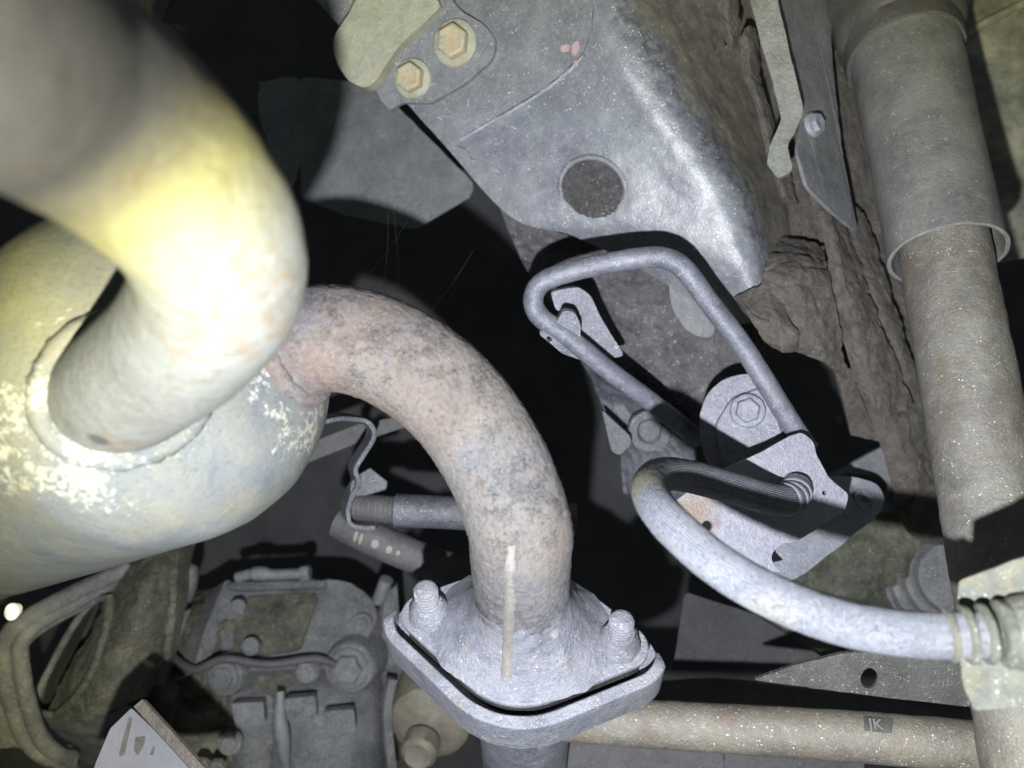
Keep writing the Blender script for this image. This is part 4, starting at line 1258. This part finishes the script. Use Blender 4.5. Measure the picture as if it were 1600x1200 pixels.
lathe('round_case', P(322, 1085, .535), dwn, [(0, 0.008), (0.004, 0.017), (0.016, 0.019), (0.018, 0.022), (0.024, 0.022), (0.026, 0.018), (0.05, 0.019), (0.052, 0.024), (0.10, 0.024)], 'casting', gb, 48, 0.0008, 80, 40)
tube('raised_strip', path_px([(438, 1080, .492), (438, 1125, .488), (443, 1165, .490), (448, 1200, .495)], 40), lambda t: 0.0048 * (0.35 + 0.65 * math.sin(0.3 + t * 2.7)), 'midgrey', gb, 18, 0.0005, 100)  # strip added to stand for the bright highlight on the rounded casting
wpl_ = plane_px((290, 900, .54), (300, 1000, .52), (330, 1050, .52))
for poly in ([(352, 905), (366, 910), (326, 1040), (300, 1052), (318, 990)], [(288, 955), (300, 950), (272, 1020), (244, 1046), (262, 1000)]):
    plate('web_rib', wpl_, rounded(poly, 4, 3), 0.02, 'casting2', gb, bevel=0.003, seg=3, wobble=0.0006)
for (u, v, d, r) in ((545, 1044, .508, .0125), (350, 1058, .508, .0095), (478, 1050, .505, .006), (262, 1075, .535, .008)):
    ax_ = Vector((0.08, 0.1, -1))
    b_ = lathe('bolt_boss', P(u, v, d), ax_, [(-0.03, r * 1.6), (-0.006, r * 1.5), (-0.001, r * 1.35), (0.0, r * 1.2)], 'casting2', gb, 36, 0.0005, 160)
    hexbolt('bolt', gb, P(u, v, d), ax_, r * 0.85, r * 0.55, 'casting2', r * 1.12)
tube('wire', path_px([(250, 1010, .53), (300, 1045, .505), (350, 1030, .50), (420, 1038, .502), (500, 1030, .505), (560, 1060, .51)], 60), 0.0028, 'rubber', gb, 12)
for (u, v, d) in ((318, 1192, .475), (342, 1194, .475)):
    hexbolt('drain_bolt', gb, P(u, v, d), Vector((0, -.2, -1)), 0.0052, 0.005, 'yellowmount')
tube('hose_stub', path_px([(288, 935, .53), (294, 905, .525), (297, 890, .53)], 20), lambda t: 0.0055 + 0.0015 * math.sin(t * 3), 'casting2', gb, 20, 0.0004, 150)
for (u, v, d, r) in ((392, 1010, .512, .0045), (372, 948, .528, .004), (566, 975, .53, .0055), (360, 1160, .50, .006)):
    hexbolt('cover_bolt', gb, P(u, v, d), Vector((0.05, 0.1, -1)), r, r * 0.8, 'casting2', r * 1.4)
for (u, v, d) in ((388, 1118, .497), (470, 1110, .485), (530, 1130, .485)):
    plate('cast_pad', plane_px((u, v, d), (u + 30, v, d + .002), (u, v + 30, d - .002)), rounded([(u - 26, v - 18), (u + 22, v - 22), (u + 26, v + 14), (u - 20, v + 20)], 5, 3), 0.012, 'casting2', gb, bevel=0.003, seg=3, wobble=0.0008)
hexbolt('cable_nut', gb, P(470, 896, .545), Vector((-1, .1, 0)), 0.006, 0.007, 'midgrey')
tube('cable_end', path_px([(372, 902, .55), (400, 896, .545), (430, 898, .545), (470, 896, .545)], 40), lambda t: 0.0040 + (0.0012 if 0.3 < t < 0.5 else 0), 'midgrey', gb, 18, 0.0004, 150)
bo = thing('drain_boss', 'tan rust-stained round boss with plug below the flange left ear', 'boss', P(660, 1130, .5))
lathe('boss_body', P(672, 1130, .52), Vector((0.1, -0.25, -1)), [(-0.05, 0.032), (-0.01, 0.031), (0.0, 0.028), (0.004, 0.020), (0.006, 0.0)], 'brass', bo, 48, 0.0012, 90)
lathe('plug', P(655, 1175, .497), Vector((0.1, -0.2, -1)), [(-0.01, 0.0125), (0.002, 0.012), (0.005, 0.009), (0.004, 0.006), (0.004, 0)], 'brass', bo, 36, 0.0006, 150)
ribbon('rim_strip', [(612, 1060, .515), (604, 1100, .512), (606, 1150, .512), (612, 1200, .515)], wd_, 0.008, 0.006, 'casting2', bo)
sbt = thing('pale_arm_stub', 'pale grey cast stub between the gearbox cover and the flange', 'casting', P(590, 980, .56))
loft('stub_body', [[(585, 960, .56), (600, 930, .55), (620, 915, .55)], [(560, 1010, .56), (595, 985, .545), (625, 975, .55)], [(555, 1055, .565), (600, 1050, .55), (630, 1040, .555)], [(570, 1090, .57), (605, 1090, .56), (640, 1080, .565)]], 'strap', sbt, 30, 40, 0.01, 0.002, 60)
sbt.children[0].data.materials[0] = M['casting2']
tube('stud', path_px([(590, 940, .55), (604, 905, .545)], 20), 0.005, 'midgrey', sbt, 20, 0.0005, 160)

bl = thing('bell_housing', 'dark conical bell housing with an oval opening at the lower left', 'housing', P(160, 1020, .5))
loft('cone', [[(70, 1125, .50), (110, 1125, .485), (150, 1120, .48), (220, 1090, .49), (260, 1060, .52)],
              [(95, 1065, .50), (140, 1050, .475), (190, 1035, .465), (240, 1015, .48), (275, 990, .51)],
              [(140, 990, .50), (175, 975, .475), (210, 960, .465), (255, 945, .48), (285, 930, .51)],
              [(165, 935, .51), (200, 920, .485), (230, 905, .475), (265, 895, .49), (288, 885, .52)],
              [(180, 880, .53), (215, 870, .51), (245, 860, .50), (270, 850, .51), (300, 840, .54)]], 'casting', bl, 60, 70, 0.004, 0.002, 50)
loft('opening_lining', [[(55, 1110, .52), (80, 1115, .54), (110, 1110, .51)], [(75, 1040, .52), (110, 1045, .56), (140, 1040, .51)], [(110, 980, .52), (135, 985, .56), (165, 970, .51)], [(140, 930, .53), (155, 935, .55), (172, 925, .52)]], 'rubber', bl, 30, 40, 0.003, 0.001, 50)
tube('opening_rim', path_px([(88, 1118, .487), (122, 1085, .476), (150, 1035, .472), (168, 975, .478), (172, 935, .488)], 60), 0.0028, 'casting', bl, 14, 0.0005, 150)
tube('opening_rim', path_px([(172, 935, .488), (150, 938, .50), (120, 970, .505), (85, 1030, .505), (58, 1090, .50), (60, 1112, .494), (88, 1118, .487)], 60), 0.0024, 'casting2', bl, 14, 0.0005, 150)
loft('skirt', [[(60, 1120, .505), (120, 1130, .50), (200, 1100, .50)], [(80, 1150, .52), (150, 1160, .51), (230, 1130, .515)], [(110, 1190, .55), (170, 1195, .54), (250, 1180, .54)]], 'rubber', bl, 40, 30, 0.004, 0.002, 40)
cs = thing('clamp_strap', 'twin-ridged grey clamp strap bent round the lower left corner', 'clamp', P(40, 1010, .47))
for off, r in ((0, 0.0058), (1, 0.0050)):
    tube('ridge', path_px([(200 - 8 * off, 888 + 14 * off, .515), (120, 925 + 16 * off, .49), (50 + 6 * off, 962 + 16 * off, .472), (16 + 18 * off, 990 + 14 * off, .466), (8 + 24 * off, 1030, .466), (18 + 24 * off, 1090, .468), (40 + 22 * off, 1150, .474), (75 + 14 * off, 1182 - 4 * off, .482), (112, 1188 - 4 * off, .495)], 90), r, 'casting2', cs, 20, 0.0004, 120)
ribbon('band', [(198, 896, .518), (120, 934, .495), (54, 970, .477), (26, 998, .471), (22, 1032, .471), (32, 1090, .473), (54, 1146, .479), (84, 1178, .487), (116, 1186, .50)], Vector((0.5, 0.5, 0.2)), 0.020, 0.003, 'casting2', cs)
loft('outer_flange', [[(-60, 1010, .47), (-20, 1005, .468), (10, 1005, .468)], [(-60, 1080, .47), (-10, 1080, .468), (18, 1080, .47)], [(-60, 1150, .475), (0, 1140, .473), (38, 1145, .477)], [(-60, 1170, .48), (20, 1168, .478), (52, 1172, .482)]], 'casting2', cs, 24, 30, 0.004, 0.001, 60)
FAR = 1.0
wc = lathe('white_glint', P(21, 955, .455), Vector((0.1, 0, -1)), [(-0.004, 0.0030), (0.0, 0.0042), (0.002, 0.0044), (0.0035, 0.0034), (0.004, 0.0)], 'glint', None, 24, 0.0004, 300, 60, 1.25, Vector((0, 1, 0)))  # glossy white knob put in to stand for a bright spot of light
tag(wc, 'tiny white stand-in for a bright spot of light at the left edge under the muffler', 'glint')
wk = thing('printed_card', 'pale card tag with dark printed marks at the bottom left', 'tag', P(220, 1170, .40))
wpl = plane_px((150, 1200, .41), (205, 1110, .42), (300, 1200, .40))
plate('card', wpl, rounded([(130, 1250), (150, 1190), (172, 1138), (205, 1106), (240, 1140), (340, 1250)], 3, 2), 0.0012, 'white', wk, bevel=0.0002)
for pts in ([(186, 1180), (202, 1120), (207, 1122), (196, 1176), (190, 1182)], [(212, 1152), (228, 1150), (226, 1162), (216, 1182), (210, 1172)], [(234, 1180), (240, 1166), (243, 1166), (240, 1180)]):
    plate('print_mark', wpl, rounded(pts, 2, 2), 0.0003, 'ink', wk, lift=0.0004, bevel=0)
plate('card_edge', wpl, [(206, 1104), (220, 1092), (345, 1230), (342, 1252)], 0.004, 'brown', wk, lift=-0.001, bevel=0.0004)

# ------------------------------------------------------------------ top left background
kb = thing('rubber_knob', 'dim greenish rubber knob behind the pale pipe at the top', 'knob', P(262, 70, .55))
lathe('knob_head', P(262, 72, .56), Vector((-.3, -.2, -1)), [(-0.03, 0.012), (-0.01, 0.0150), (0.004, 0.0150), (0.010, 0.0120), (0.012, 0.0)], 'casting', kb, 36, 0.001, 90)
tube('knob_stem', path_px([(262, 72, .58), (200, 110, .60), (120, 160, .63)], 20), 0.011, 'rubber', kb, 24)
bs = thing('ribbed_strap', 'dim grooved dark strap between the pale pipe and the bolted bracket', 'strap', P(445, 230, .6))
loft('strap_face', [[(405, 130, .62), (450, 120, .61), (500, 130, .62)], [(405, 180, .61), (450, 175, .60), (495, 185, .61)], [(420, 230, .60), (450, 228, .592), (478, 232, .60)], [(430, 290, .60), (446, 292, .595), (456, 296, .60)]], 'midgrey', bs, 40, 60, 0.004, 0.0016, 160)
tl = plate('dark_cover', plane_px((150, 0, .75), (300, 0, .75), (250, 60, .74)), rounded([(90, -60), (290, -60), (250, 40), (205, 66), (120, 20)], 8), 0.004, 'rubber', None)
tag(tl, 'dark flat cover piece above the pale pipe at the top left', 'cover')
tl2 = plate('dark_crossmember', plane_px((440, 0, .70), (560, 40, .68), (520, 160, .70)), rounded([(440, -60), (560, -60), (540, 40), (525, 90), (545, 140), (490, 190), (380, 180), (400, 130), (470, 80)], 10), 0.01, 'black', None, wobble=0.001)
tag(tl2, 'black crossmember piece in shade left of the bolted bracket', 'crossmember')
cw = thing('cobweb', 'thin cobweb threads hanging above the rusty pipe', 'cobweb', P(600, 400, .45))
for (a, b) in (((606, 300, .52), (600, 445, .37)), ((615, 330, .52), (622, 460, .37)), ((640, 340, .55), (560, 445, .36)), ((740, 390, .52), (660, 500, .36))):
    tube('thread', path_px([a, ((a[0] + b[0]) / 2 + 3, (a[1] + b[1]) / 2 + 4, (a[2] + b[2]) / 2), b], 20), 0.00007, 'web', cw, 5)

# ------------------------------------------------------------------ dim lines and pipes in the dark gaps
for nm, lab, cat, pts, r, m_ in (
    ('fuel_pipe', 'dim slim pipe behind the pipe curve, above the link rod', 'pipe', [(560, 560, .72), (640, 650, .70), (700, 720, .70), (800, 760, .72)], 0.006, 'midgrey'),
    ('breather_hose', 'dim black hose under the dark tapered plate at the bottom', 'hose', [(1010, 1085, .60), (1120, 1078, .58), (1240, 1092, .57), (1420, 1112, .57), (1560, 1120, .58)], 0.009, 'rubber')):
    t_ = tube(nm, path_px(pts, 120), (lambda t, r=r, c=(nm == 'wiring_loom'): r + (0.0012 * math.sin(t * 420) if c else 0)), m_, None, 20, 0.0003, 90)
    tag(t_, lab, cat)
